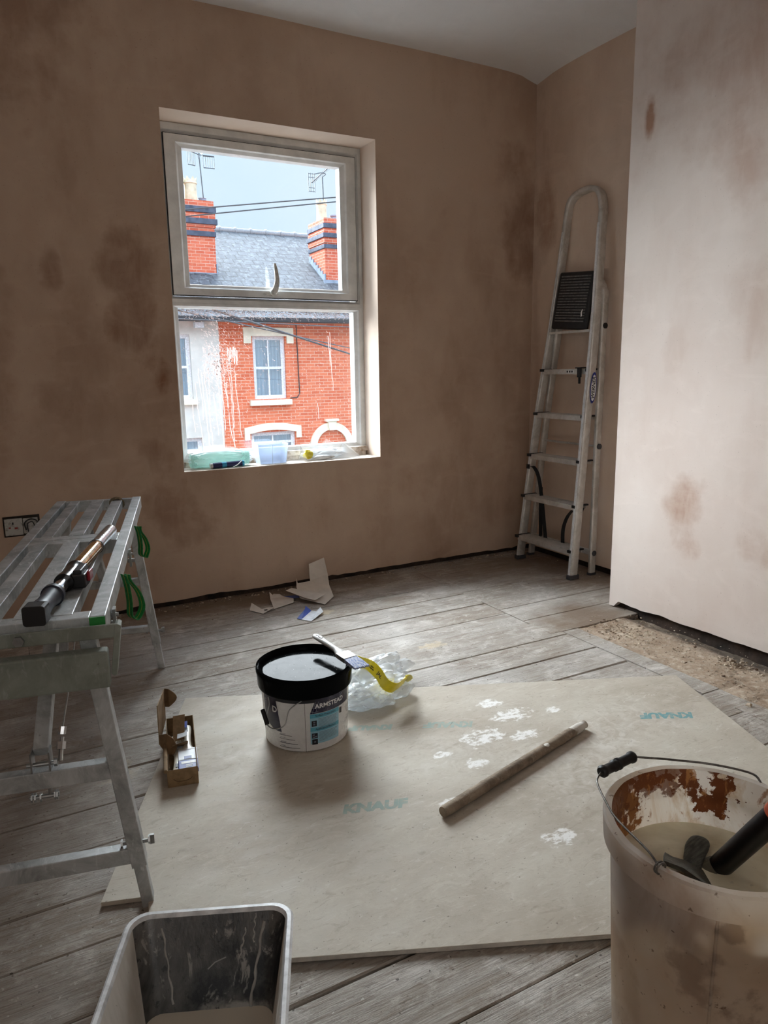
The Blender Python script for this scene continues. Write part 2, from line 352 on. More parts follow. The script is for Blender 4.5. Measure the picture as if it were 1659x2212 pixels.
# ceiling with its softly rounded, uneven junction
bm = BM(); nx, ny = 60, 60; G = {}
for i in range(nx + 1):
    for j in range(ny + 1):
        x = XL - .05 + (XR + .1 - XL) * i / nx; y = YB - .05 + (YW + .1 - YB) * j / ny
        dx, dy = max(0, XR - x), max(0, YW - y)
        z = ZC - 0.028 * math.exp(-dx / 0.05) - 0.004 * math.exp(-dy / 0.05) - 0.03 * math.exp(-math.hypot(dx, dy) / 0.10) + 0.006 * mnoise.noise(Vector((x * 1.5, y * 1.5, 0)))
        G[i, j] = bm.verts.new((x, y, z))
for i in range(nx):
    for j in range(ny): bm.faces.new((G[i, j], G[i, j + 1], G[i + 1, j + 1], G[i + 1, j]))
bmesh.ops.recalc_face_normals(bm, faces=bm.faces)
ext = bmesh.ops.extrude_face_region(bm, geom=bm.faces[:]); 
for g in ext['geom']:
    if isinstance(g, bmesh.types.BMVert): g.co.z = ZC + 0.16
struct('ceiling', bm, m_ceil, smooth=50)

# floorboards
bm = BM()
def board(x0, x1, y0, y1, glo=None, ghi=None):
    dz = random.uniform(-0.0016, 0.0012); t = random.uniform(-0.0012, 0.0012); g = random.uniform(0.0004, 0.0011); n = max(2, int((x1 - x0) / 0.07)); lo, hi = [], []
    sd = random.random() * 50
    for i in range(n + 1):
        x = x0 + (x1 - x0) * i / n; e = 0.0012
        a = y0 + (glo or g) + e * mnoise.noise(Vector((x * 6, sd, 0))); b = y1 - (ghi or g) + e * mnoise.noise(Vector((x * 6, sd, 5))); zz = dz + 0.0012 * mnoise.noise(Vector((x * 2, sd, 9)))
        lo.append([bm.verts.new((x, a, -0.022)), bm.verts.new((x, a, zz - .0035)), bm.verts.new((x, a + .003, zz - t)), bm.verts.new((x, b - .003, zz + t)), bm.verts.new((x, b, zz - .0035)), bm.verts.new((x, b, -0.022))])
    for p, q in zip(lo, lo[1:]):
        for j in range(6): bm.faces.new((p[j], p[(j + 1) % 6], q[(j + 1) % 6], q[j]))
    bm.faces.new(lo[0]); bm.faces.new(lo[-1])
yl = [-1.75 + 0.168 * i for i in range(0, 12)]
yl = [y for y in yl if y < 0.1] + [0.20, 0.37, 0.535, 0.70, 0.868, 1.036, 1.195, 1.358, 1.51, 1.678, 1.845, 2.008, 2.176, 2.345, 2.512, 2.678, 2.85, 3.02, 3.19, 3.36, 3.43]
for i, (a, b) in enumerate(zip(yl, yl[1:])):
    cuts = [XL]; x = XL + random.uniform(.6, 2.0); END = 2.025 if b < 2.35 else 1.965
    while x < END - 1.2: cuts.append(x); x += random.uniform(2.4, 4.0)
    cuts.append(END)
    W_ = {1.51: .0028, 1.036: .004, 1.845: .002, 2.176: .0018, 3.02: .0022, 2.678: .0018}
    for p, q in zip(cuts, cuts[1:]): board(p + .001, q - .001, a, b, W_.get(a), W_.get(b))
yr = [2.205, 2.39, 2.565, 2.712, 2.875, 3.04, 3.205, 3.37, 3.43]
for a, b in zip(yr, yr[1:]): board(1.967, 2.86, a, b, .003 if a in (2.565, 2.712) else None, .003 if b in (2.565, 2.712) else None)
# narrow trimmer boards framing the old hearth
for a, b in zip([0.0, .55, 1.39, 1.51, 2.03], [.55, 1.39, 1.51, 2.03, 2.203]):
    for y0, y1 in ((a, b),):
        vs = box(bm, (2.027, y0 + .001, -.022), (2.108, y1 - .001, random.uniform(-.001, .0015)))
struct('floor', bm, m_floor, smooth=35)
bm = BM(); box(bm, (XL - .1, YB - .1, -0.08), (XR + .1, YW + .3, -0.035)); struct('floor_void', bm, m_void)
# hearth slab
bm = BM(); G = {}; nx, ny = 40, 150
for i in range(nx + 1):
    for j in range(ny + 1):
        x = 2.110 + (2.60 - 2.110) * i / nx; y = 0.0 + 2.203 * j / ny
        z = -0.004 + 0.006 * mnoise.fractal(Vector((x * 9, y * 9, 0)), 1.0, 2.0, 4) + 0.004 * mnoise.noise(Vector((x * 45, y * 45, 0)))
        if x > CHX - 0.07: z -= 0.02 * min(1, (x - CHX + .07) / .07)
        for yc in (1.515, 1.39, 0.95, 0.55):
            if abs(y - yc - (x - 2.1) * .02) < 0.006 and x < 2.40: z -= 0.008
        G[i, j] = bm.verts.new((x, y, z))
for i in range(nx):
    for j in range(ny): bm.faces.new((G[i, j], G[i + 1, j], G[i + 1, j + 1], G[i, j + 1]))
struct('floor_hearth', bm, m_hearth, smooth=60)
# rubble and chips along the foot of the walls and over the hearth
def chip_mat():
    k = Mat('plaster_chips', (190, 172, 150), 0.95); rn = k.n('ShaderNodeNewGeometry').outputs['Random Per Island']
    k.col(k.mix(k.rng(rn, 0.0, 1.0), (206, 190, 168), (104, 82, 64))); return k.m
m_chip = chip_mat()
def chip(bm, x, y, z, s, flat=0.45):
    t = random.random() * 6.28; M = Matrix.Translation((x, y, z)) @ Matrix.Rotation(t, 4, 'Z') @ Matrix.Rotation(random.uniform(-.3, .3), 4, 'X')
    n = random.randint(4, 6); asp = random.uniform(.4, 1)
    lo = []; hi = []
    for i in range(n):
        a = 6.283 * i / n + random.uniform(-.3, .3); r_ = s * random.uniform(.6, 1.1)
        lo.append(bm.verts.new(M @ Vector((r_ * math.cos(a), r_ * math.sin(a) * asp, 0)))); q = random.uniform(.5, .8)
        hi.append(bm.verts.new(M @ Vector((r_ * q * math.cos(a), r_ * q * math.sin(a) * asp, s * flat * random.uniform(.7, 1.2)))))
    bm.faces.new(lo); bm.faces.new(hi)
    for i in range(n): bm.faces.new((lo[i], lo[(i + 1) % n], hi[(i + 1) % n], hi[i]))
bm = BM()
for _ in range(520):
    x = 2.13 + 0.33 * random.random() ** 0.8; y = random.uniform(0.9, 2.28); chip(bm, x, y, -0.002, random.choice((.0025, .003, .004, .005, .008)))
for _ in range(160): chip(bm, random.gauss(2.25, .07), random.gauss(2.08, .07), 0.0, random.uniform(.002, .007))
for _ in range(90): chip(bm, random.gauss(2.34, .03), random.gauss(1.62, .04), 0.0, random.uniform(.003, .008))
tag(obj('hearth_rubble', bm, m_chip), 'crumbs of plaster and mortar scattered over the dusty hearth strip', 'rubble', kind='stuff')
bm = BM()
for _ in range(330): chip(bm, random.uniform(0.2, 2.75), YW - abs(random.gauss(0, .035)) + .008, 0.0, random.choice((.003, .004, .006, .009)))
for _ in range(260): chip(bm, random.uniform(-.2, 2.7), YW - abs(random.gauss(0, .16)), 0.0, random.choice((.002, .003, .004)))
for _ in range(80): chip(bm, 2.79 - abs(random.gauss(0, .04)), random.uniform(2.4, 3.35), 0.0, random.choice((.003, .004, .006)))
for _ in range(160): chip(bm, random.uniform(-.3, 2.0), random.uniform(.9, 3.1), 0.001, random.choice((.0015, .002, .003)))
tag(obj('floor_crumbs', bm, m_chip), 'small crumbs and chips of old plaster along the foot of the window wall', 'rubble', kind='stuff')

# ------------------------------------------------------------------ windows
m_upvc = plain('white_upvc', (226, 226, 224), 0.35, var=0.05, nscale=12)
m_gasket = plain('black_gasket', (22, 24, 26), 0.6)
def glass_mat(name, tint=(246, 250, 252), gl=0.05):
    k = bpy.data.materials.new(name); k.use_nodes = True; t = k.node_tree; t.nodes.clear()
    o = t.nodes.new('ShaderNodeOutputMaterial'); mx = t.nodes.new('ShaderNodeMixShader'); tr = t.nodes.new('ShaderNodeBsdfTransparent'); g = t.nodes.new('ShaderNodeBsdfGlossy')
    tr.inputs[0].default_value = lin(tint); g.inputs['Roughness'].default_value = 0.03; mx.inputs[0].default_value = gl
    t.links.new(tr.outputs[0], mx.inputs[1]); t.links.new(g.outputs[0], mx.inputs[2]); t.links.new(mx.outputs[0], o.inputs[0]); return k
m_glass = glass_mat('window_glass')
def ring(bm, x0, x1, z0, z1, t, y0, y1, tb=None, tt=None, bead=0.0, mi=0):
    """mitred rectangular frame: outside x0..x1, z0..z1, member width t, depth y0 (room side) .. y1, with a slanted inner bead"""
    tb = t if tb is None else tb; tt = t if tt is None else tt
    def loop(i, y): return [bm.verts.new(p) for p in ((x0 + i * t, y, z0 + i * tb), (x1 - i * t, y, z0 + i * tb), (x1 - i * t, y, z1 - i * tt), (x0 + i * t, y, z1 - i * tt))]
    L = [loop(0, y1), loop(0, y0), loop(0.62, y0), loop(0.72, y0 + bead), loop(1.0, y0 + bead * 2.2), loop(1.0, y1)]
    for a in range(len(L)):
        A, B = L[a], L[(a + 1) % len(L)]
        for i in range(4): bm.faces.new((A[i], A[(i + 1) % 4], B[(i + 1) % 4], B[i])).material_index = mi
FY = 3.572
win = thing('window_1', 'white plastic casement window with an opening top light above a fixed pane', 'window', (1.285, FY, 0.64), kind='structure')
bm = BM()
ring(bm, 0.762, 1.812, 1.425, 2.214, 0.046, FY, FY + .07, tb=0.03, tt=0.046, bead=0.006)
ring(bm, 0.762, 1.812, 0.640, 1.4249, 0.062, FY, FY + .07, tb=0.070, tt=0.022, bead=0.008)
box(bm, (0.74, FY + .02, 0.60), (1.83, FY + .16, 0.650)); obj('window_frame', bm, m_upvc, win, bevel=.0015, seg=1)
bm = BM(); ring(bm, 0.806, 1.766, 1.462, 2.166, 0.082, FY - .006, FY + .055, tb=0.050, tt=0.052, bead=0.007)
sash = obj('sash', bm, m_upvc, win, bevel=.0012, seg=1)
bm = BM(); ring(bm, 0.803, 1.769, 1.459, 2.169, 0.004, FY - .002, FY + .03); obj('gasket', bm, m_gasket, sash)
bm = BM(); box(bm, (0.886, FY + .022, 1.510), (1.686, FY + .026, 2.116)); tag(obj('upper_pane', bm, m_glass, sash), 'clear upper glass pane')
bm = BM(); box(bm, (0.822, FY + .028, 0.708), (1.752, FY + .032, 1.408)); pane = obj('lower_pane', bm, m_glass, win); pane['label'] = 'lower glass pane splashed with plaster'
# handle: oval boss and a curved blade standing up
m_hand = plain('white_handle', (222, 220, 214), 0.3, var=0.12, nscale=60)
bm = BM(); hx, hz = 1.292, 1.487
prism(bm, [(0.045 * math.cos(a) * (1 if math.cos(a) < 0 else .75), 0.012 * math.sin(a)) for a in [6.283 * i / 24 for i in range(24)]], 0.010, axes((hx - .004, FY - .006, hz - .008), (1, 0, 0), (0, 0, 1)))
cyl(bm, (hx, FY - .006, hz), (hx, FY - .030, hz), 0.016, 20)
sweep(bm, smoothp([(hx - .002, FY - .028, hz - .006), (hx + .008, FY - .036, hz + .018), (hx + .013, FY - .046, hz + .050), (hx + .011, FY - .046, hz + .090), (hx + .006, FY - .042, hz + .135)], 5), rect(0.030, 0.012, 0.005), up=(0, 1, 0),
      scale=[.9, 1, 1.05, 1.05, 1, .95, .9, .88, .85, .82, .8, .78, .75, .72, .7, .66, .62, .58, .5, .42, .3])
obj('handle', bm, m_hand, sash, smooth=40)
bm = BM(); cyl(bm, (hx, FY - .0295, hz), (hx, FY - .032, hz), 0.006, 12); obj('screw_hole', bm, m_gasket, bpy.data.objects['sash'])
# plaster splashes and dribbles on the lower pane
def splash_mat():
    k = Mat('thin_plaster_splash', (240, 232, 228), .9); t = k.n('ShaderNodeBsdfTranslucent'); t.inputs[0].default_value = lin((206, 190, 186)); x = k.n('ShaderNodeMixShader'); x.inputs[0].default_value = .7
    k.l(k.b.outputs[0], x.inputs[1]); k.l(t.outputs[0], x.inputs[2]); k.l(x.outputs[0], k.t.nodes['Material Output'].inputs[0]); return k.m
m_spl = splash_mat()
bm = BM(); gy = FY + .0262
def fleck(x, z, L_, wd, ang):
    M = Matrix.Translation((x, gy, z)) @ Matrix.Rotation(R(90), 4, 'X') @ Matrix.Rotation(ang, 4, 'Z')
    prism(bm, [(-L_, 0), (-L_ * .4, -wd), (L_ * .6, -wd * .7), (L_, 0), (L_ * .5, wd), (-L_ * .5, wd * .8)], .0004, M)
for _ in range(900):
    x = 0.93 + abs(random.gauss(0, .12)) if random.random() < .65 else random.uniform(.83, 1.73); z = random.gauss(1.13, .13) if random.random() < .6 else random.uniform(.75, 1.39)
    if .83 < x < 1.74 and .73 < z < 1.395: fleck(x, z, random.uniform(.0015, .007), random.uniform(.0004, .0009), R(random.gauss(-40, 25)))
for _ in range(1500):
    x = random.uniform(.83, 1.74); z = 1.400 - abs(random.gauss(0, .018)); fleck(x, z, random.uniform(.0015, .005), random.uniform(.0005, .0012), R(random.uniform(-60, 20)))
for _ in range(420): fleck(random.gauss(1.01, .035), random.gauss(1.14, .05), random.uniform(.002, .008), random.uniform(.0006, .0016), R(random.gauss(-60, 30)))
def drip(x, z0, z1, w_):
    z = z0; p = []; xx = x
    while z > z1: p.append((xx, gy, z)); z -= .014; xx += random.gauss(.0006, .0014)
    if len(p) > 2: sweep(bm, p, rect(w_, .0006), up=(0, 1, 0), scale=[random.uniform(.7, 1.2) for _ in p])
for x, a, b in ((.885, 1.05, .74), (.905, 1.12, .86), (.918, 1.1, .73), (.936, 1.13, .80), (.955, 1.12, .72), (.975, 1.0, .78), (.995, 1.13, .72), (1.012, 1.16, .80), (1.03, 1.17, .72), (1.05, 1.15, .74), (1.066, 1.16, .82), (1.085, 1.12, .76), (1.602, 1.28, 1.12), (1.612, 1.30, .98), (1.53, .93, .84), (.865, .98, .80), (1.04, 1.05, .88)): drip(x, a, b, random.uniform(.0022, .0034))
for i in range(7): drip(1.055 + i * .008, 1.215 + random.uniform(-.01, .01), 1.14 + random.uniform(-.02, .02), .0055)
tag(obj('plaster_splashes', bm, m_spl, pane), 'pinkish white flecks and dribbles of plaster', kind='stuff')
# sill: rough plaster and timber ledge
def sill_mat():
    k = Mat('rough_sill', (205, 196, 184), 0.9); a = k.noise(16, 6, .65, (1, 4, 1)); k.col(k.mix(k.rng(a, .42, .62), (222, 214, 204), (140, 118, 98))); k.bump(a, .6, .006); return k.m
bm = BM(); box(bm, (0.758, 3.405, 0.628), (1.803, 3.574, 0.6425)); box(bm, (.80, 3.552, .642), (1.79, 3.574, .668)); box(bm, (1.25, 3.545, .664), (1.80, 3.574, .690))
sl = tag(obj('window_sill', bm, sill_mat(), bevel=.002), kind='structure')

# ------------------------------------------------------------------ things on the sill
def film_mat(name, col=(240, 243, 245), op=0.30):
    k = bpy.data.materials.new(name); k.use_nodes = True; t = k.node_tree; b = t.nodes['Principled BSDF']; o = t.nodes['Material Output']
    b.inputs['Base Color'].default_value = lin(col); b.inputs['Roughness'].default_value = .16; b.inputs['Specular IOR Level'].default_value = .8
    tr = t.nodes.new('ShaderNodeBsdfTransparent'); tr.inputs[0].default_value = lin((248, 250, 251)); mx = t.nodes.new('ShaderNodeMixShader')
    lw = t.nodes.new('ShaderNodeLayerWeight'); lw.inputs[0].default_value = .35; mr_ = t.nodes.new('ShaderNodeMapRange')
    for i, v in enumerate((0, 1, op, min(1, op + .55))): mr_.inputs[1 + i].default_value = v
    t.links.new(lw.outputs['Facing'], mr_.inputs[0]); t.links.new(mr_.outputs[0], mx.inputs[0]); t.links.new(tr.outputs[0], mx.inputs[1]); t.links.new(b.outputs[0], mx.inputs[2]); t.links.new(mx.outputs[0], o.inputs[0]); return k
m_film = film_mat('clear_polythene'); m_filmw = film_mat('milky_polythene', (236, 238, 240), .5)
def crumple(bm, c, rad, seed, rough=.35, sub=4, flat=None, creases=7):
    """a crumpled bag: sphere pulled into ridges and dents"""
    c = Vector(c); s = bmesh.ops.create_icosphere(bm, subdivisions=sub, radius=1.0); rnd = random.Random(seed)
    dirs = [Vector((rnd.gauss(0, 1), rnd.gauss(0, 1), rnd.gauss(0, 1))).normalized() for _ in range(creases)]
    for v in s['verts']:
        n = v.co.normalized(); f = 1.0 + rough * .8 * mnoise.noise(n * 1.6 + Vector((seed, 0, 0)))
        rr = 1 - abs(mnoise.noise(n * 3.2 + Vector((seed, 5, 0)))) * 2; f += rough * .25 * rr
        rr = 1 - abs(mnoise.noise(n * 7.0 + Vector((seed, 9, 0)))) * 2; f += rough * .06 * rr
        for d in dirs:
            q = abs(n.dot(d)); f -= rough * .22 * math.exp(-(q / .06) ** 2)
        v.co = c + Vector((n.x * rad[0] * f, n.y * rad[1] * f, n.z * rad[2] * f))
        if flat is not None and v.co.z < flat: v.co.z = flat + (v.co.z - flat) * .02
def fleece_mat(name, a, b):
    k = Mat(name, a, 1.0, spec=.1); f = k.noise(170, 4, .7); k.col(k.mix(k.rng(f, .4, .65), a, b)); k.bump(f, 1.0, .006); lit_through(k, a, .6); return k.m
slv = thing('roller_sleeve', 'mint green fluffy roller sleeve in a clear wrapper on the window sill', 'roller sleeve', (.955, 3.50, .6426))
bm = BM(); cyl(bm, (.815, 3.505, .678), (1.10, 3.498, .682), .033, 32)
for v in bm.verts: pass
bmesh.ops.subdivide_edges(bm, edges=[e for e in bm.edges if e.calc_length() > .2], cuts=40)
for v in bm.verts:
    k = mnoise.noise(v.co * 160); v.co += Vector((0, (v.co.y - 3.50) * .12 * k, (v.co.z - .68) * .12 * k))
obj('nap', bm, fleece_mat('mint_fleece', (222, 242, 236), (182, 220, 210)), slv, smooth=70)
bm = BM(); crumple(bm, (.957, 3.50, .686), (.165, .042, .043), 3, .22, 5, flat=.6432, creases=9); obj('wrapper', bm, m_film, slv, smooth=30)
tb = thing('blue_tube', 'dark blue tube with a light blue band lying in front of the mint roller sleeve', 'tube', (1.0, 3.448, .6426))
m_navy = plain('navy_plastic', (38, 44, 96), .4); m_cyan = plain('cyan_band', (60, 170, 215), .4); m_white = plain('white_plastic', (232, 232, 230), .35)
bm = BM(); cyl(bm, (.905, 3.445, .657), (1.060, 3.452, .659), .0138, 20); obj('tube_body', bm, m_navy, tb, smooth=40)
for q0_, q1_ in (((.950, 3.447, .6574), (.973, 3.448, .6577)), ((1.052, 3.4516, .6589), (1.062, 3.452, .659))): bm = BM(); cyl(bm, q0_, q1_, .0144, 20); obj('band', bm, m_cyan, tb, smooth=40)
bm = BM(); cyl(bm, (.893, 3.4445, .6568), (.906, 3.445, .657), .0125, 20); obj('cap', bm, m_white, tb, smooth=40)
bm = BM(); sweep(bm, [(1.0, 3.424, .6465), (1.022, 3.420, .656), (1.045, 3.424, .674)], rect(.008, .003, .001)); tag(obj('plastic_stick', bm, m_white, smooth=40), 'small white plastic stick leaning on the dark blue tube', 'stick')
# translucent plastic box
bm = BM(); x0, x1, y0, y1 = 1.140, 1.300, 3.452, 3.538
bt = [(x0 + .012, y0 + .006), (x1 - .012, y0 + .006), (x1 - .012, y1 - .006), (x0 + .012, y1 - .006)]; tp = [(x0, y0), (x1, y0), (x1, y1), (x0, y1)]
A = [bm.verts.new((x, y, .6432)) for x, y in bt]; B = [bm.verts.new((x, y, .742)) for x, y in tp]; C_ = [bm.verts.new((x + (.002 if x < 1.2 else -.002), y + (.002 if y < 3.5 else -.002), .742)) for x, y in tp]; D_ = [bm.verts.new((x + (.002 if x < 1.2 else -.002), y + (.002 if y < 3.5 else -.002), .646)) for x, y in bt]
bm.faces.new(A); bm.faces.new(D_)
for P_, Q in ((A, B), (B, C_), (C_, D_)):
    for i in range(4): bm.faces.new((P_[i], P_[(i + 1) % 4], Q[(i + 1) % 4], Q[i]))
bx = tag(obj('plastic_box', bm, film_mat('frosted_plastic', (214, 224, 240), .42), bevel=.0015), 'empty frosted clear plastic box standing on the window sill', 'box')
bm = BM(); box(bm, (1.212, 3.4515, .646), (1.215, 3.4530, .742)); obj('corner_rib', bm, m_filmw, bx)
# clear bag of bits on the right of the sill
bg_ = thing('plastic_bag', 'peaked clear plastic bag with a yellow piece inside on the window sill', 'bag', (1.55, 3.49, .6426))
bm = BM(); crumple(bm, (1.52, 3.50, .668), (.125, .035, .028), 11, .3, 4, flat=.6432)
def sheet(bm, pts, n=10):  # fan of creased film triangles
    vs = [bm.verts.new(p) for p in pts]; c = bm.verts.new(sum((Vector(p) for p in pts), Vector()) / len(pts) + Vector((0, .008, 0)))
    for i in range(len(vs)): bm.faces.new((c, vs[i], vs[(i + 1) % len(vs)]))
sheet(bm, [(1.352, 3.46, .6434), (1.368, 3.462, .690), (1.372, 3.47, .722), (1.388, 3.462, .690), (1.405, 3.458, .6434)])
sheet(bm, [(1.545, 3.47, .6434), (1.585, 3.475, .682), (1.622, 3.49, .726), (1.655, 3.48, .690), (1.715, 3.466, .6434), (1.62, 3.45, .6434)])
sheet(bm, [(1.60, 3.50, .6434), (1.622, 3.49, .727), (1.67, 3.52, .70), (1.74, 3.53, .6434)]); sheet(bm, [(1.40, 3.52, .70), (1.50, 3.53, .715), (1.58, 3.53, .70), (1.59, 3.52, .66), (1.42, 3.51, .66)])
obj('bag_film', bm, m_filmw, bg_, smooth=25)
bm = BM(); crumple(bm, (1.415, 3.475, .674), (.026, .012, .022), 4, .3, 3, flat=.6434); obj('yellow_piece', bm, plain('yellow_foil', (226, 206, 60), .4), bg_, smooth=30)
bm = BM(); crumple(bm, (1.49, 3.455, .656), (.060, .012, .012), 8, .3, 3, flat=.6434); obj('white_piece', bm, m_white, bg_, smooth=30)

# ------------------------------------------------------------------ street outside
def brick_mat(name, a=(196, 92, 64), b=(164, 66, 46), mort=(196, 170, 150), rowh=.075, wd=.225):
    k = Mat(name, a, .9, spec=.2); s = k.n('ShaderNodeSeparateXYZ'); k.l(k.pos(), s.inputs[0]); cx = k.n('ShaderNodeCombineXYZ')
    k.l(k.math('ADD', s.outputs[0], s.outputs[1]), cx.inputs[0]); k.l(s.outputs[2], cx.inputs[1])
    br = k.n('ShaderNodeTexBrick'); k.l(cx.outputs[0], br.inputs['Vector']); br.inputs['Scale'].default_value = 1; br.inputs['Brick Width'].default_value = wd; br.inputs['Row Height'].default_value = rowh
    br.inputs['Mortar Size'].default_value = .006; br.inputs['Mortar Smooth'].default_value = .3; br.inputs['Bias'].default_value = -.1
    br.inputs['Color1'].default_value = lin(a); br.inputs['Color2'].default_value = lin(b); br.inputs['Mortar'].default_value = lin(mort)
    f = k.noise(2.5, 5); f2 = k.noise(14, 4)
    c = k.mix(k.math('MULTIPLY', k.rng(f, .45, .7), .4), br.outputs['Color'], (214, 124, 92)); c = k.mix(k.math('MULTIPLY', k.rng(f2, .55, .7), .35), c, (210, 150, 120))
    k.col(c); k.bump(br.outputs['Fac'], -.5, .01); return k.m
m_brick = brick_mat('orange_red_brick', (208, 118, 86), (190, 94, 66), (206, 176, 156)); m_brickd = brick_mat('chimney_brick', (202, 106, 82), (180, 82, 60), (206, 176, 160))
m_blue = plain('blue_brick_band', (84, 92, 110), .8, var=.15, nscale=8)
def slate():
    k = Mat('slate_roof', (120, 124, 132), .75); s = k.n('ShaderNodeSeparateXYZ'); k.l(k.pos(), s.inputs[0]); cx = k.n('ShaderNodeCombineXYZ'); k.l(s.outputs[0], cx.inputs[0]); k.l(s.outputs[1], cx.inputs[1])
    br = k.n('ShaderNodeTexBrick'); k.l(cx.outputs[0], br.inputs['Vector']); br.inputs['Scale'].default_value = 1; br.inputs['Brick Width'].default_value = .27; br.inputs['Row Height'].default_value = .22; br.inputs['Mortar Size'].default_value = .014
    br.inputs['Color1'].default_value = lin((70, 73, 80)); br.inputs['Color2'].default_value = lin((56, 59, 66)); br.inputs['Mortar'].default_value = lin((30, 32, 36))
    f = k.noise(9, 7, .75, (1, 1, 1)); k.col(k.mix(k.math('MULTIPLY', k.rng(f, .5, .64), .75), br.outputs['Color'], (112, 115, 120))); k.bump(br.outputs['Fac'], -.6, .02); return k.m
m_slate = slate(); m_stone = plain('cream_painted_stone', (230, 224, 202), .8, var=.05, nscale=3); m_render = plain('white_render', (208, 207, 199), .85, var=.05, nscale=2)
m_lead = plain('lead_flashing', (150, 164, 182), .5, var=.1, nscale=6); m_frame = plain('painted_window_frame', (226, 232, 236), .5); m_dark = plain('dark_gutter', (46, 48, 52), .5)
m_curt = None
def curtain():
    k = Mat('net_curtain', (150, 165, 180), .9); f = k.noise(1, 3, .5, (28, 1, .6)); k.col(k.mix(k.rng(f, .35, .65), (236, 242, 246), (172, 190, 204))); return k.m
m_curt = curtain()
m_wglass = glass_mat('house_glass', (235, 242, 246), .28)
ST = -2.9; HY = 17.0
bm = BM(); box(bm, (-30, YW + .4, ST - .1), (45, HY - 2.0, ST)); tag(obj('street', bm, plain('asphalt', (92, 92, 94), .9, nscale=4)), kind='structure')
bm = BM(); box(bm, (-30, HY - 2.0, ST - .1), (45, HY + .02, ST + .12)); box(bm, (-30, YW + .33, ST - .1), (45, YW + 1.9, ST + .12)); tag(obj('pavement', bm, plain('paving', (150, 148, 142), .9, nscale=4)), kind='structure')
bm = BM(); box(bm, (XL - 2.5, YW + .331, ST), (XR + 2.5, YW + .36, .60)); tag(obj('wall_outside', bm, m_brick), kind='structure')
def sash_window(parent, x0, x1, z0, z1, mid=None, sashes=2):
    bm = BM(); ring(bm, x0, x1, z0, z1, .09, HY + .06, HY + .16, bead=.01)
    zm = (z0 + z1) / 2 if mid is None else mid; box(bm, (x0 + .07, HY + .08, zm - .03), (x1 - .07, HY + .14, zm + .03)); xm = (x0 + x1) / 2; box(bm, (xm - .018, HY + .09, z0 + .05), (xm + .018, HY + .13, z1 - .05))
    f = obj('window', bm, m_frame, parent)
    bm = BM(); box(bm, (x0 + .06, HY + .115, z0 + .06), (x1 - .06, HY + .12, z1 - .06)); obj('pane', bm, m_wglass, f)
    bm = BM(); n = 40; pr = None
    for i in range(n + 1):
        x = x0 + .07 + (x1 - x0 - .14) * i / n; y = HY + .20 + .02 * math.sin(i * 1.7); q = (bm.verts.new((x, y, z0 + .05)), bm.verts.new((x, y, z1 - .05)))
        if pr: bm.faces.new((pr[0], q[0], q[1], pr[1]))
        pr = q
    obj('curtain', bm, m_curt, f, smooth=60)
    return f
EZ = 2.36
def roof(parent, xa, xb, mt):
    bm = BM(); y0, z0, y1, z1 = HY - .28, EZ, 21.0, 5.03
    vs = [bm.verts.new(p) for p in ((xa, y0, z0), (xb, y0, z0), (xb, y1, z1), (xa, y1, z1), (xa, y0, z0 - .05), (xb, y0, z0 - .05), (xb, y1, z1 - .05), (xa, y1, z1 - .05), (xa, 25.2, EZ), (xb, 25.2, EZ))]
    for f in ((0, 1, 2, 3), (4, 5, 6, 7), (0, 1, 5, 4), (3, 2, 9, 8), (0, 3, 7, 4), (1, 2, 6, 5)): bm.faces.new([vs[i] for i in f])
    rf = obj('roof', bm, mt, parent)
    bm = BM(); x = xa
    while x < xb - .01:
        e = min(xb, x + .45); cyl(bm, (x, 21, 5.0), (e - .01, 21, 5.0), .10, 12); cyl(bm, (e - .05, 21, 5.0), (e, 21, 5.0), .125, 12); x = e
    obj('ridge_tiles', bm, plain('ridge_clay', (140, 142, 146), .8), rf, smooth=40)
    bm = BM(); box(bm, (xa, HY - .40, EZ - .13), (xb, HY - .28, EZ - .01)); box(bm, (xa, HY - .28, EZ - .10), (xb, HY + .0, EZ - .04))
    obj('gutter', bm, m_dark, parent, bevel=.02)
# brick house
hb = thing('brick_house', 'orange red brick terraced house with grey slate roof across the street', 'house', (7.5, HY, ST))
bm = BM(); grid_wall(bm, 4.80, 13.0, ST, EZ + .02, HY, HY + .24, [(5.60, 6.42, .44, 1.93), (5.46, 6.60, -2.0, -.36), (7.16, 8.0, ST, -.76)], lambda u, y, z: Vector((u, y, z))); obj('wall', bm, m_brick, hb)
bm = BM(); box(bm, (4.9, HY + .26, ST), (12.9, 25, EZ)); obj('house_interior', bm, plain('dim_interior', (70, 72, 76), .9), hb)
sash_window(hb, 5.60, 6.42, .44, 1.93); sash_window(hb, 5.46, 6.60, -2.0, -.36, mid=-.62)
bm = BM(); prism(bm, [(5.38, 2.13), (5.38, 1.76), (5.56, 1.76), (5.56, 1.93), (6.46, 1.93), (6.46, 1.76), (6.63, 1.76), (6.63, 2.13)], .05, axes((0, HY, 0), (1, 0, 0), (0, 0, 1))); obj('lintel', bm, m_stone, hb); bm = BM()
prism(bm, [(5.29, -.53), (5.42, -.53), (5.42, -.42)] + [(5.42 + 1.2 * t / 12, -.38 + .07 * math.sin(math.pi * t / 12)) for t in range(13)] + [(6.62, -.53), (6.75, -.53), (6.75, -.24)] + [(6.75 - 1.46 * t / 12, -.24 + .10 * math.sin(math.pi * t / 12)) for t in range(13)], .05, axes((0, HY, 0), (1, 0, 0), (0, 0, 1)))
obj('lintel', bm, m_stone, hb)
bm = BM(); box(bm, (5.46, HY - .10, .29), (6.52, HY + .1, .42)); obj('sill', bm, m_stone, hb, bevel=.01); bm = BM(); box(bm, (5.35, HY - .10, -2.15), (6.7, HY + .1, -2.0)); obj('sill', bm, m_stone, hb, bevel=.01)
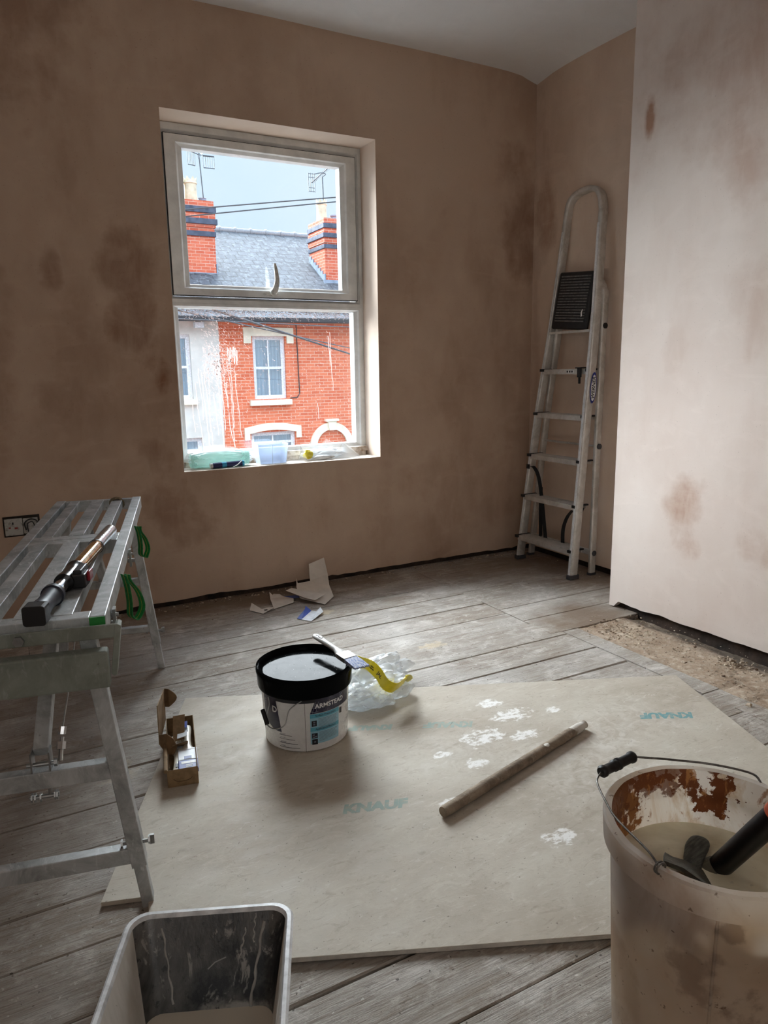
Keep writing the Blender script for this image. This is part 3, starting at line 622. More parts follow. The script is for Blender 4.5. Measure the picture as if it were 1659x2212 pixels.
bm = BM(); cxa, cza = 7.58, -.80
ar = [(cxa + .60 * math.cos(R(a)), cza + .60 * math.sin(R(a))) for a in range(0, 181, 10)] + [(cxa + .42 * math.cos(R(a)), cza + .42 * math.sin(R(a))) for a in range(180, -1, -10)]
prism(bm, ar, .06, axes((0, HY, 0), (1, 0, 0), (0, 0, 1))); prism(bm, [(7.50, -.40), (7.66, -.40), (7.70, -.16), (7.46, -.16)], .10, axes((0, HY, 0), (1, 0, 0), (0, 0, 1))); box(bm, (7.40, HY - .12, -.17), (7.76, HY, -.11))
box(bm, (6.98, HY - .06, ST), (7.16, HY, -.8)); box(bm, (8.0, HY - .06, ST), (8.18, HY, -.8)); obj('door_surround', bm, m_stone, hb)
bm = BM(); prism(bm, [(cxa + .42 * math.cos(R(a)), cza + .42 * math.sin(R(a))) for a in range(0, 181, 10)], .03, axes((0, HY + .06, 0), (1, 0, 0), (0, 0, 1))); obj('fanlight_panel', bm, plain('tan_panel', (214, 206, 176), .8), hb)
bm = BM(); box(bm, (7.16, HY + .10, ST), (8.0, HY + .15, -.8)); obj('front_door', bm, plain('door_paint', (70, 80, 90), .5), hb, bevel=.005)
roof(hb, 4.80, 13.0, m_slate)
bm = BM(); tube(bm, [(6.72, HY - .02, 2.2), (6.74, HY - .02, 1.0), (6.75, HY - .02, .55), (6.68, HY - .02, .46), (6.5, HY - .02, .45)], .012, 6); obj('wall_cable', bm, m_dark, hb)
# rendered house
hw = thing('rendered_house', 'white rendered terraced house beside the brick one across the street', 'house', (2, HY, ST))
bm = BM(); grid_wall(bm, -4.0, 4.795, ST, EZ + .02, HY - .02, HY + .24, [(3.25, 4.12, .50, 1.96), (3.1, 4.26, -2.0, -.40)], lambda u, y, z: Vector((u, y, z))); obj('wall', bm, m_render, hw)
bm = BM(); box(bm, (-3.9, HY + .26, ST), (4.7, 25, EZ)); obj('house_interior', bm, plain('dim_interior_white', (70, 72, 76), .9), hw)
sash_window(hw, 3.25, 4.12, .50, 1.96); sash_window(hw, 3.1, 4.26, -2.0, -.40, mid=-.7)
bm = BM(); box(bm, (3.15, HY - .10, .37), (4.2, HY + .1, .48)); obj('sill', bm, m_stone, hw, bevel=.01)
roof(hw, -4.0, 4.80, m_slate)
bm = BM(); box(bm, (4.22, HY - .2, 2.10), (4.42, HY - .02, 2.22)); obj('bird_box', bm, m_frame, hw)
# chimney stacks with blue bands and clay pots
def stack(parent, x0, x1, y0, y1, z0, z1, bands, step):
    bm = BM(); box(bm, (x0, y0, z0), (x1, y1, z1 - .9)); zs = [z1 - .9, z1 - .62, z1 - .30, z1]
    for i, (a, b) in enumerate(zip(zs, zs[1:])): e = (.0, step * .6, step * .2)[i]; box(bm, (x0 - e, y0 - e, a), (x1 + e, y1 + e, b))
    s = obj('chimney_stack', bm, m_brickd, parent)
    bm = BM()
    for a, b, e in bands: box(bm, (x0 - e, y0 - e, a), (x1 + e, y1 + e, b))
    obj('blue_band', bm, m_blue, s, bevel=.006); return s
def pot(parent, x, y, z, r_, h, crown=True):
    bm = BM(); rg = lathe(bm, [(r_ * 1.0, z), (r_ * .94, z + h * .6), (r_ * .97, z + h * .72), (r_ * 1.08, z + h * .74), (r_ * 1.08, z + h * .78), (r_, z + h * .79), (r_ * .98, z + h * .84), (r_ * .86, z + h * .84), (r_ * .84, z)], (x, y, 0), 28)
    if crown:
        for i in range(7):
            a0, a1 = 6.283 * i / 7, 6.283 * (i + 1) / 7; am = (a0 + a1) / 2; P_ = lambda a, q, zz: Vector((x + q * math.cos(a), y + q * math.sin(a), zz))
            for q in (.98,):
                v = [bm.verts.new(P_(a0, r_ * .98, z + h * .83)), bm.verts.new(P_(am, r_ * 1.03, z + h * .83)), bm.verts.new(P_(a1, r_ * .98, z + h * .83)), bm.verts.new(P_(am, r_ * 1.08, z + h * 1.0)), bm.verts.new(P_(a0, r_ * .88, z + h * .83)), bm.verts.new(P_(a1, r_ * .88, z + h * .83))]
                for f in ((0, 1, 3), (1, 2, 3), (2, 5, 3), (5, 4, 3), (4, 0, 3)): bm.faces.new([v[j] for j in f])
    return obj('chimney_pot', bm, m_pot, parent, smooth=35)
m_pot = plain('buff_clay', (226, 216, 186), .8, var=.1, nscale=5)
def flash(parent, x0, x1, y0, y1, zf):
    bm = BM(); box(bm, (x0 - .06, y0 - .03, zf - .02), (x1 + .06, y0 + .02, zf + .17)); sl_ = (5.03 - EZ) / (21 - (HY - .28)); n = 7
    for i in range(n):
        ya = y0 + (y1 - y0) * i / n; yb = y0 + (y1 - y0) * (i + 1) / n; za = EZ + (ya - HY + .28) * sl_
        box(bm, (x0 - .03, ya, za - .05), (x0 + .01, yb, za + .22)); box(bm, (x1 - .01, ya, za - .05), (x1 + .03, yb, za + .22))
    return bm
s1 = stack(hw, 4.02, 5.30, 18.6, 19.35, 3.2, 5.22, [(4.94, 5.08, .055), (4.67, 4.80, .07), (4.39, 4.51, .03)], .05)
pot(s1, 4.545, 18.95, 5.2, .15, .62); pot(s1, 4.86, 18.95, 5.2, .155, .62); pot(s1, 4.12, 18.95, 5.2, .15, .62)
bm = BM(); lathe(bm, [(.09, 5.2), (.11, 5.22), (.09, 5.24), (.11, 5.26), (.09, 5.28), (.11, 5.30), (.09, 5.32), (.11, 5.34), (0.02, 5.36)], (5.13, 18.95, 0), 20); obj('metal_cowl', bm, m_lead, s1, smooth=30)
obj('flashing', flash(hw, 4.02, 5.30, 18.6, 19.35, 3.36), m_lead, s1)
s2 = stack(hb, 8.18, 9.5, 18.4, 19.45, 3.0, 5.04, [(4.79, 4.91, .04), (4.55, 4.66, .06), (4.28, 4.38, .03)], .04)
pot(s2, 8.36, 18.95, 5.02, .14, .60, crown=True)
bm = BM(); lathe(bm, [(.09, 5.02), (.11, 5.05), (.09, 5.08), (.11, 5.11), (.09, 5.14), (.12, 5.17), (.12, 5.2), (0.02, 5.22)], (8.66, 18.8, 0), 20); obj('metal_cowl', bm, m_lead, s2, smooth=30)
obj('flashing', flash(hb, 8.18, 9.5, 18.4, 19.45, 3.30), m_lead, s2)
# aerials
m_alu_d = plain('weathered_aerial', (92, 98, 104), .5, .3)
ae = thing('tv_aerial', 'twin panel television aerial on the tall mast by the paired chimney pots', 'aerial', (5.16, 18.9, 5.2), 'television aerials on the chimneys')
bm = BM(); tube(bm, [(5.16, 18.9, 5.15), (5.10, 18.9, 6.42)], .016, 8); obj('mast', bm, m_alu_d, ae)
bm = BM()
for xa, xb, za, zb in ((4.82, 5.00, 6.08, 6.40), (5.20, 5.48, 6.06, 6.33)):
    for z in (za, zb): tube(bm, [(xa, 18.9, z + .05 * (5.1 - xa)), (xb, 18.9, z)], .012, 6)
    for i in range(6): x = xa + (xb - xa) * i / 5; tube(bm, [(x, 18.9, za), (x, 18.9, zb)], .006, 6)
tube(bm, [(4.82, 18.9, 6.42), (5.10, 18.86, 6.33), (5.48, 18.9, 6.34)], .012, 6)
for i in range(5): tube(bm, [(5.06 + .03 * i, 18.8, 6.22 + .03 * i), (5.06 + .03 * i, 18.9, 6.38)], .006, 6)
obj('aerial_panels', bm, m_alu_d, ae)
a2 = thing('tv_aerial', 'long toothed television aerial on the mast behind the single chimney pot', 'aerial', (8.55, 18.9, 5.3), 'television aerials on the chimneys')
bm = BM(); tube(bm, [(8.50, 19.1, 5.02), (8.48, 19.1, 6.22)], .018, 8); sweep(bm, smoothp([(8.48, 19.1, 6.22), (8.58, 19.1, 6.30), (8.45, 19.1, 6.32), (8.25, 19.1, 6.27)], 4), circ(.012, 6)); obj('mast', bm, m_alu_d, a2)
bm = BM(); p0, p1 = Vector((8.12, 19.0, 6.02)), Vector((8.82, 19.3, 6.58)); tube(bm, [p0, p1], .014, 6)
for i in range(16): p = p0.lerp(p1, (i + 1) / 16); tube(bm, [p + Vector((-.02, -.05, .03)), p + Vector((.02, .05, -.05))], .006, 6)
for z in (-.22, -.13, .13, .22): tube(bm, [p0 + Vector((-.09, 0, z)), p0 + Vector((.09, 0, z))], .008, 6)
for x in (-.09, -.03, .03, .09): tube(bm, [p0 + Vector((x, 0, -.24)), p0 + Vector((x, 0, .24))], .008, 6)
obj('boom', bm, m_alu_d, a2)
# overhead cables over the street
m_cable = plain('black_cable', (60, 66, 72), .6)
def cable(a, b, r_, sag, lab):
    a, b = Vector(a), Vector(b); p = [a.lerp(b, t / 14) - Vector((0, 0, sag * 4 * (t / 14) * (1 - t / 14))) for t in range(15)]
    bm = BM(); tube(bm, p, r_, 6); tag(obj('overhead_cable', bm, m_cable), lab, 'cable', 'cables strung over the street')
cable((.3, 9, 2.66), (6.2, 9, 3.60), .008, -.01, 'upper of the two thin cables crossing the sky between the chimneys')
cable((.3, 9, 2.56), (6.2, 9, 3.57), .008, -.01, 'lower of the two thin cables crossing the sky between the chimneys')
cable((-.152, 3.76, 1.763), (12.09, 16.99, .382), .010, .01, 'black cable slanting down across the brick house front')
cable((-.256, 3.76, 1.40), (11.81, 16.99, 2.08), .006, .01, 'thin cable running level across both house fronts')
cable((-.146, 3.76, 1.605), (11.56, 16.99, 1.01), .006, .01, 'thinnest cable slanting across the upper front of the brick house')

# ------------------------------------------------------------------ room things
def galv(name, base=(196, 198, 198), dirt=(142, 144, 142), metal=.30, rough=.42, streak=.65):
    k = Mat(name, base, rough, metal); a = k.noise(9, 6, .7, (1, 1, 1), (2, 0, 0), .8); b = k.noise(60, 4, .6); s = k.noise(22, 5, .65, (3, 1, 1), (0, 4, 0), 1.5)
    c = k.mix(k.rng(a, .38, .66), base, dirt); c = k.mix(k.math('MULTIPLY', k.rng(s, .58, .68), streak), c, (214, 216, 214)); c = k.mix(k.math('MULTIPLY', k.rng(b, .68, .74), .6), c, (84, 78, 70)); k.col(c)
    k.rough(k.rng(a, .3, .7, rough - .05, rough + .22)); k.put(k.b.inputs['Metallic'], k.rng(s, .55, .66, metal, metal * .3)); k.bump(b, .12, .001); return k.m
m_galv = galv('galvanised_steel'); m_galvd = galv('dull_galvanised_step', (140, 145, 136), (122, 126, 116), .15, .7, .12)
m_alu = galv('brushed_aluminium', (214, 211, 206), (184, 180, 173), .55, .36); m_bolt = plain('zinc_bolt', (170, 170, 168), .35, .9)
m_black = plain('black_plastic', (24, 24, 25), .45); m_chrome = plain('chromed_steel', (210, 212, 214), .18, 1.0)
m_rubber = plain('grey_rubber', (66, 66, 70), .7)
LB = Vector((.2178, .976, 0)); WB = Vector((-.976, .2178, 0)); OB = Vector((.147, 1.407, 0))
def B(l, w_, z): return OB + LB * l + WB * w_ + Vector((0, 0, z))
MB_ = Matrix((LB, WB, Vector((0, 0, 1)))).transposed().to_4x4(); MB_.translation = OB
bench = thing('work_platform', 'galvanised slatted step-up work platform with splayed legs standing on the floorboards', 'work platform', B(.7, .145, 0))
H = .65
for w0, w1 in ((0.0, .030), (.259, .289)):
    bm = BM(); box(bm, (0, w0, H - .042), (1.40, w1, H), MB_); obj('side_rail', bm, m_galv, bench, bevel=.002)
for w0, w1 in ((.062, .098), (.127, .168), (.209, .241)):
    bm = BM(); box(bm, (.030, w0, H - .030), (.690, w1, H - .0005), MB_); box(bm, (.770, w0, H - .030), (1.375, w1, H - .0005), MB_)
    obj('slat', bm, m_galv, bench, bevel=.0015)
for l0, l1 in ((.004, .045), (.680, .728), (.732, .778), (1.372, 1.398)):
    bm = BM(); box(bm, (l0, .030, H - .040), (l1, .259, H - .002), MB_); obj('cross_bar', bm, m_galv, bench, bevel=.0015)
bm = BM(); box(bm, (-.004, .001, H - .030), (.0, .029, H - .001), MB_); obj('end_cap', bm, plain('green_plastic', (44, 148, 60), .5), bench)
bm = BM(); box(bm, (-.004, .260, H - .030), (.0, .288, H - .001), MB_); obj('end_cap', bm, bpy.data.materials['green_plastic'], bench)
# legs
def leg(l, side, ext=.10):
    top = B(l, .038 if side < 0 else .251, .608); ft = B(l, -.030 if side < 0 else .319, 0.0)
    d = (top - ft); q = ft + d * (ext / .608)
    bm = BM(); sweep(bm, [q - d * .0, top], rect(.030, .034, .002), up=LB); lg = obj('leg', bm, m_galv, bench)
    bm = BM(); sweep(bm, [ft, q + d * .05], rect(.024, .027, .002), up=LB); obj('leg_extension', bm, m_galv, lg)
    p = q + d * .08; bm = BM(); cyl(bm, p - LB * .004 + WB * -.028, p + WB * .028, .004, 10); cyl(bm, p - WB * .030, p - WB * .026, .009, 6); cyl(bm, p + WB * .024, p + WB * .028, .009, 6)
    box(bm, (-.003, -.038, -.010), (.003, -.029, .010), Matrix.Translation(p) @ MB_.to_3x3().to_4x4()); obj('wing_bolt', bm, m_bolt, lg)
for l in (.024, 1.319):
    for s in (-1, 1): leg(l, s)
for l, z, h in ((.024, .322, .036), (.024, .124, .034), (1.319, .345, .026), (1.319, .160, .022)):
    k = 1 - z / .608; a = .038 - .068 * k + .012; b_ = .251 + .068 * k - .012
    bm = BM(); sweep(bm, [B(l, a, z), B(l, b_, z)], rect(.026, h, .002), up=(0, 0, 1)); obj('rung', bm, m_galv, bench)
# central folding struts
for la, lb in ((.36, .024), (1.02, 1.319)):
    bm = BM(); p0, p1 = B(la, .145, .600), B(lb + (.012 if la < 1 else -.012), .145, .372); sweep(bm, [p0, p1], rect(.028, .028, .002), up=WB); st = obj('strut', bm, m_galv, bench)
    bm = BM(); box(bm, (lb - .012, .127, .335), (lb + .020, .130, .380), MB_); box(bm, (lb - .012, .160, .335), (lb + .020, .163, .380), MB_); cyl(bm, B(lb, .118, .352), B(lb, .172, .352), .004, 10); cyl(bm, B(lb, .116, .352), B(lb, .122, .352), .008, 6)
    obj('hinge_bracket', bm, m_bolt, st)
bm = BM(); cyl(bm, B(.02, .118, .285), B(.02, .172, .285), .0045, 10)
for w_ in (.120, .124, .150, .160, .166): cyl(bm, B(.02, w_, .285), B(.02, w_ + .003, .285), .0095, 6)
cyl(bm, B(.02, .135, .285), B(.024, .135, .33), .003, 8); obj('threaded_bolt', bm, m_bolt, bench)
# bracing wire with its tensioner
bm = BM(); tube(bm, [B(.30, .085, .60), B(.13, .100, .455), B(.06, .108, .40)], .0016, 6); cb = obj('bracing_wire', bm, plain('twisted_wire', (190, 192, 190), .4, .6), bench)
bm = BM(); cyl(bm, B(.065, .107, .405), B(.058, .109, .392), .008, 8); cyl(bm, B(.055, .109, .388), B(.03, .112, .350), .0045, 8); cyl(bm, B(.05, .110, .38), B(.042, .111, .368), .009, 6); obj('tensioner', bm, m_chrome, cb, smooth=30)
# knee braces under the far end, rail brackets
for l, w_ in ((.62, -.006), (.10, -.006), (.62, .295), (1.30, .295)):
    bm = BM(); box(bm, (l - .012, w_ - .003, .585), (l + .012, w_ + .003, .632), MB_); cyl(bm, B(l, w_ - .010, .60), B(l, w_ + .008, .60), .006, 6); cyl(bm, B(l, w_ - .008, .618), B(l, w_ + .006, .618), .004, 6); obj('bracket', bm, m_bolt, bench)
# near end step: bent flat bar and tread
bm = BM()
box(bm, (-.040, -.024, .6175), (-.034, .316, .6440), MB_); q = obj('step_bar', bm, m_galvd, bench, bevel=.002)
bm = BM()
prism(bm, [(-.0300, .640), (-.0240, .644), (-.0185, .641), (-.0060, .548), (-.0100, .543), (-.0160, .545)], .030, axes(B(-.041, 0, 0), WB, (0, 0, 1)))
obj('step_bracket', bm, m_galvd, bench, bevel=.001)
bm = BM(); box(bm, (-.060, -.004, .528), (-.030, .300, .600), MB_); obj('step_tread', bm, m_galvd, bench, bevel=.004)
bm = BM(); cyl(bm, B(-.046, .145, .630), B(-.038, .145, .630), .010, 6); cyl(bm, B(-.048, .145, .630), B(-.038, .145, .630), .004, 8); obj('step_bolt', bm, m_bolt, bench)
# rough twine lashed on the far end of a slat
bm = BM()
for i in range(5): 
    pts = [B(1.345 + i * .006, .080 + .024 * math.cos(a) + .001 * i, H - .014 + .020 * math.sin(a)) for a in [6.283 * t / 16 for t in range(16)]]
    tube(bm, pts, .0028, 5, closed=True)
obj('twine', bm, plain('hemp_twine', (150, 134, 108), .95, var=.2, nscale=200), bench, smooth=60)
# green webbing straps
m_green = plain('green_webbing', (30, 138, 66), .75, var=.12, nscale=120); m_gold = plain('yellow_thread', (176, 168, 70), .8)
for (l, zt, hh, ww) in ((.36, .632, .118, .032), (.93, .632, .105, .026)):
    loop = [(0.002, 0), (-.004, -.25 * hh), (-.004 - ww * .1, -.6 * hh), (-.002 - .15 * ww, -.88 * hh), (-.018, -1.0 * hh), (-.9 * ww, -.93 * hh), (-1.15 * ww, -.75 * hh), (-.95 * ww, -.45 * hh), (-.45 * ww, -.18 * hh), (-.012, -.04 * hh)]
    DA = (-WB * .80 + LB * .60); DW = (WB * .60 + LB * .80)
    pts = smoothp([B(l, -.006, zt + z) - DA * a * 1.25 + DW * .012 * (i / 9 - .5) for i, (a, z) in enumerate(loop)], 4)
    bm = BM(); sweep(bm, pts, rect(.0016, .024), up=DW); st = obj('webbing_loop', bm, m_green, bench, smooth=60)
    bm = BM(); sweep(bm, pts, rect(.0022, .0022), up=DW); tag(obj('stitch_line', bm, m_gold, st, smooth=60), 'yellow thread down the middle')

# extension pole lying on the platform
pole = thing('extension_pole', 'black handled telescopic pole with amber middle section lying along the work platform', 'pole', B(.3, .08, H))
pa, pb = B(-.030, .118, H + .020), B(.700, .048, H + .020); PD = (pb - pa); P = lambda t: pa + PD * t
m_grip = plain('dark_blue_grip', (38, 42, 56), .5, nscale=15)
bm = BM(); sweep(bm, [P(0), P(.045)], rect(.040, .038, .006)); obj('end_block', bm, m_black, pole, bevel=.001)
bm = BM(); sweep(bm, [P(.045), P(.07), P(.10), P(.135), P(.155), P(.168), P(.172), P(.190), P(.195)], circ(.0175, 24), scale=[1.1, 1.05, .95, .98, 1.05, 1.1, 1.28, 1.28, 1.0]); obj('grip', bm, m_grip, pole, smooth=40)
bm = BM(); cyl(bm, P(.19), P(.31), .0135, 24); sweep(bm, [P(.205), P(.222)], circ(.0165, 20)); obj('inner_tube', bm, m_chrome, pole, smooth=40)
bm = BM(); sweep(bm, [P(.295), P(.31), P(.34), P(.39), P(.43), P(.435), P(.445)], circ(.0185, 24), scale=[1.08, 1.1, 1.0, 1.05, 1.05, 1.15, 1.15]); cl = obj('clamp_collar', bm, plain('glossy_black', (30, 30, 32), .2), pole, smooth=40)
fr_ = axes(P(.345), PD, WB); bm = BM(); box(bm, (-.03, -.042, -.016), (.018, -.014, .014), fr_); box(bm, (-.022, -.034, .006), (.04, -.016, .022), fr_); obj('clamp_lever', bm, m_black, cl, bevel=.003)
bm = BM(); box(bm, (-.012, -.048, -.006), (.020, -.0415, .016), fr_); tag(obj('clamp_button', bm, plain('dark_red_plastic', (150, 28, 40), .4), cl, bevel=.002), 'dark red clamp button')
def amber():
    k = Mat('amber_tube', (196, 150, 84), .12, .65); f = k.noise(30, 4, .6, (1, 1, 1)); k.col(k.mix(k.rng(f, .4, .6), (214, 184, 130), (168, 112, 52))); return k.m
bm = BM(); cyl(bm, P(.44), P(.75), .0162, 28); obj('outer_tube', bm, amber(), pole, smooth=40)
bm = BM(); sweep(bm, [P(.735), P(.745), P(.755), P(1.0), P(1.01)], circ(.0180, 24), scale=[1, 1, .96, .96, .9]); obj('end_sleeve', bm, m_chrome, pole, smooth=40)
bm = BM(); sweep(bm, [P(.737), P(.747)], circ(.0190, 24)); obj('sleeve_ring', bm, m_black, pole, smooth=40)

# ------------------------------------------------------------------ step ladder leaning in the alcove
lad = thing('step_ladder', 'tall aluminium platform step ladder folded and leaning in the alcove corner', 'ladder', (2.62, 3.0, 0))
prof = rect(.026, .050, .010)
near = [(2.600, 2.768, .02), (2.640, 2.780, .45), (2.682, 2.790, .90), (2.722, 2.800, 1.30), (2.768, 2.826, 1.80), (2.778, 2.838, 1.885), (2.784, 2.856, 1.935), (2.789, 2.888, 1.968), (2.790, 2.93, 1.984), (2.791, 2.975, 1.985), (2.793, 3.03, 1.978), (2.793, 3.07, 1.960), (2.793, 3.092, 1.93), (2.793, 3.103, 1.88), (2.788, 3.112, 1.80), (2.742, 3.146, 1.30), (2.702, 3.184, .90), (2.664, 3.214, .45), (2.633, 3.243, .02)]
pts = smoothp(near, 4)
bm = BM(); up = Vector((-1, 0, .09))
sweep(bm, [p for p in pts], prof, up=up)
obj('front_rail', bm, m_alu, lad, smooth=45)
m_highlight = plain('painted_highlight', (240, 242, 244), .3, .1)  # near-white flange colour paints the highlight along the rail edges
bm = BM(); nf = smoothp([(p[0] - .0262, p[1] + .002, p[2]) for p in near[:5]], 5); sweep(bm, nf, rect(.014, .003), up=up); obj('flange_highlight', bm, m_highlight, lad, smooth=45)
bm = BM(); nf = smoothp([(p[0] - .0262, p[1] - .003, p[2]) for p in near[14:]], 5); sweep(bm, nf, rect(.008, .003), up=up); obj('flange_highlight', bm, m_highlight, lad, smooth=45)
# rear frame
rear = smoothp([(2.742, 2.778, .012), (2.750, 2.782, .75), (2.768, 2.790, 1.40), (2.772, 2.800, 1.47), (2.776, 2.822, 1.51), (2.778, 2.86, 1.53), (2.778, 3.03, 1.54), (2.776, 3.065, 1.52), (2.774, 3.09, 1.47), (2.768, 3.12, 1.30), (2.758, 3.20, .75), (2.748, 3.282, .012)], 4)
bm = BM(); sweep(bm, rear, rect(.022, .040, .008), up=up); rf = obj('rear_frame', bm, m_alu, lad, smooth=45)
bm = BM()
for z, ya, yb, x in ((.69, 2.782, 3.205, 2.757), ): tube(bm, [(x, ya, z), (x, yb, z)], .006, 8)
obj('rear_rod', bm, m_alu, rf, smooth=45)
bm = BM(); box(bm, (2.738, 2.782, .105), (2.752, 3.268, .135)); obj('rear_bar', bm, m_alu, rf, bevel=.002)
for z, x in ((1.30, 2.765), (.69, 2.751), (.12, 2.744)):
    bm = BM(); yy = 2.789 if z > 1 else 2.780; cyl(bm, (x, yy - .016, z), (x, yy - .009, z), .0145, 20); obj('rivet_cap', bm, m_rubber if z < 1.2 else m_black, rf, smooth=40)
for p, q in (((2.600, 2.768, 0), near[0]), ((2.633, 3.243, 0), near[-1])):
    bm = BM(); box(bm, (p[0] - .032, p[1] - .016, 0), (p[0] + .032, p[1] + .016, .024)); obj('rubber_foot', bm, m_rubber, lad, bevel=.004)
for y in (2.778, 3.282):
    bm = BM(); box(bm, (2.72, y - .013, 0.0), (2.764, y + .013, .014)); obj('rubber_foot', bm, m_rubber, lad, bevel=.003)
# treads
for i, z in enumerate((.152, .388, .620, .850, 1.086)):
    t = z / 1.3; xf = 2.583 + .105 * z - 0.0; ya = 2.781 + .027 * t; yb = 3.226 - .092 * t
    bm = BM(); box(bm, (xf - .010, ya, z - .004), (xf + .075, yb, z)); box(bm, (xf - .010, ya, z - .026), (xf - .006, yb, z - .004)); box(bm, (xf + .071, ya, z - .022), (xf + .075, yb, z - .004))
    for j in range(9): box(bm, (xf - .004 + j * .0088, ya, z), (xf - .001 + j * .0088, yb, z + .0012))
    tr = obj('tread', bm, m_alu, lad)
    for yy, s in ((ya, -1), (yb, 1)):
        bm = BM(); y0, y1 = sorted((yy - s * .006, yy + s * .010)); box(bm, (xf - .022, y0 - .004, z - .012), (xf + .006, y1 + .004, z + .003)); box(bm, (xf, y0, z - .006), (xf + .080, y1, z + .003)); obj('tread_cap', bm, m_black, tr, bevel=.002)
# folded black platform
bm = BM(); pf = axes((2.722, 2.985, 1.300), Vector((2.742, 2.963, 1.575)) - Vector((2.710, 2.985, 1.300)), (0, -1, 0))
box(bm, (-.010, -.138, -.012), (.285, .132, .010), pf); lp = obj('platform', bm, m_black, lad, bevel=.012, seg=4)
bm = BM()
for i in range(17): x = .030 + i * .0142; box(bm, (x, -.112, .0095), (x + .006, .108, .0140), pf)
for i in range(17): x = .030 + i * .0142; box(bm, (x, -.112, -.0165), (x + .006, .108, -.0115), pf)
obj('platform_ribs', bm, plain('scuffed_black', (118, 118, 116), .35, var=.25, nscale=60), lp)
bm = BM(); box(bm, (2.700, 2.82, 1.272), (2.712, 3.12, 1.284)); obj('platform_hinge', bm, m_alu, lp, bevel=.001)
bm = BM(); M_ = pf.copy(); prism(bm, [(.055, .085), (.075, .080), (.092, .086), (.094, .092), (.078, .088), (.060, .094)], .0008, M_ @ Matrix.Translation((0, -.0, -.0175))); obj('paint_smear', bm, m_white, lp)
# tool hook on the top tread, safety labels, black webbing straps
bm = BM(); box(bm, (2.664, 2.835, 1.090), (2.720, 2.875, 1.096)); box(bm, (2.672, 2.842, 1.045), (2.682, 2.868, 1.092)); box(bm, (2.674, 2.848, 1.012), (2.682, 2.860, 1.050)); obj('tool_hook', bm, m_black, lad, bevel=.002)
bm = BM(); box(bm, (2.6852, 2.905, 1.066), (2.6858, 2.965, 1.082)); lb_ = obj('safety_label', bm, m_white, lad)
bm = BM()
for y in (2.953, 2.935, 2.918): box(bm, (2.6848, y - .005, 1.069), (2.6853, y + .005, 1.079))
obj('label_symbols', bm, m_black, lb_)
bm = BM(); box(bm, (2.640, 3.190, .535), (2.646, 3.215, .560)); cyl(bm, (2.638, 3.203, .548), (2.648, 3.203, .548), .006, 10); obj('strap_anchor', bm, m_black, lad, bevel=.001)
for nm, ps in (('long_strap', [(2.644, 3.190, .548), (2.655, 3.165, .545), (2.665, 3.135, .49), (2.672, 3.11, .36), (2.675, 3.085, .20), (2.680, 3.075, .115)]), ('back_strap', [(2.735, 3.195, .42), (2.733, 3.190, .26), (2.733, 3.185, .13)]),
               ('front_strap', [(2.660, 2.850, .35), (2.668, 2.90, .30), (2.676, 2.935, .23), (2.680, 2.94, .15), (2.684, 2.935, .115)]), ('end_strap', [(2.700, 2.815, .37), (2.700, 2.86, .26), (2.695, 2.868, .14)])):
    bm = BM(); sweep(bm, smoothp(ps, 5), rect(.002, .022), up=(-1, .2, 0)); obj('strap', bm, plain(nm, (30, 29, 30), .8), lad, smooth=60)
# oval badge on the near rail
oc = Vector((2.700, 2.7755, .992)); ax_ = axes(oc, (.10, .02, 1), (1, 0, 0)); ax_ = axes(oc, Vector((.09, .022, 1)), Vector((-1, 0, 0)))
# x runs up the rail, z faces the room (-Y)
if ax_.to_3x3().col[2].y > 0: ax_ = axes(oc, Vector((.09, .022, 1)), Vector((1, 0, 0)))
bm = BM(); prism(bm, [(.078 * math.cos(a), .0205 * math.sin(a)) for a in [6.283 * i / 40 for i in range(40)]], .0012, ax_); bd = obj('badge', bm, plain('badge_blue', (30, 44, 140), .4), lad)
bm = BM(); prism(bm, [(.066 * math.cos(a), .0165 * math.sin(a)) for a in [6.283 * i / 40 for i in range(40)]], .0018, ax_); obj('badge_field', bm, m_white, bd)
bm = text_bm('WERNER', .030, lambda x, y: ax_ @ Vector((x * .93, y, .0022)), bold=.0006, shear=.15); obj('badge_lettering', bm, m_black, bd)

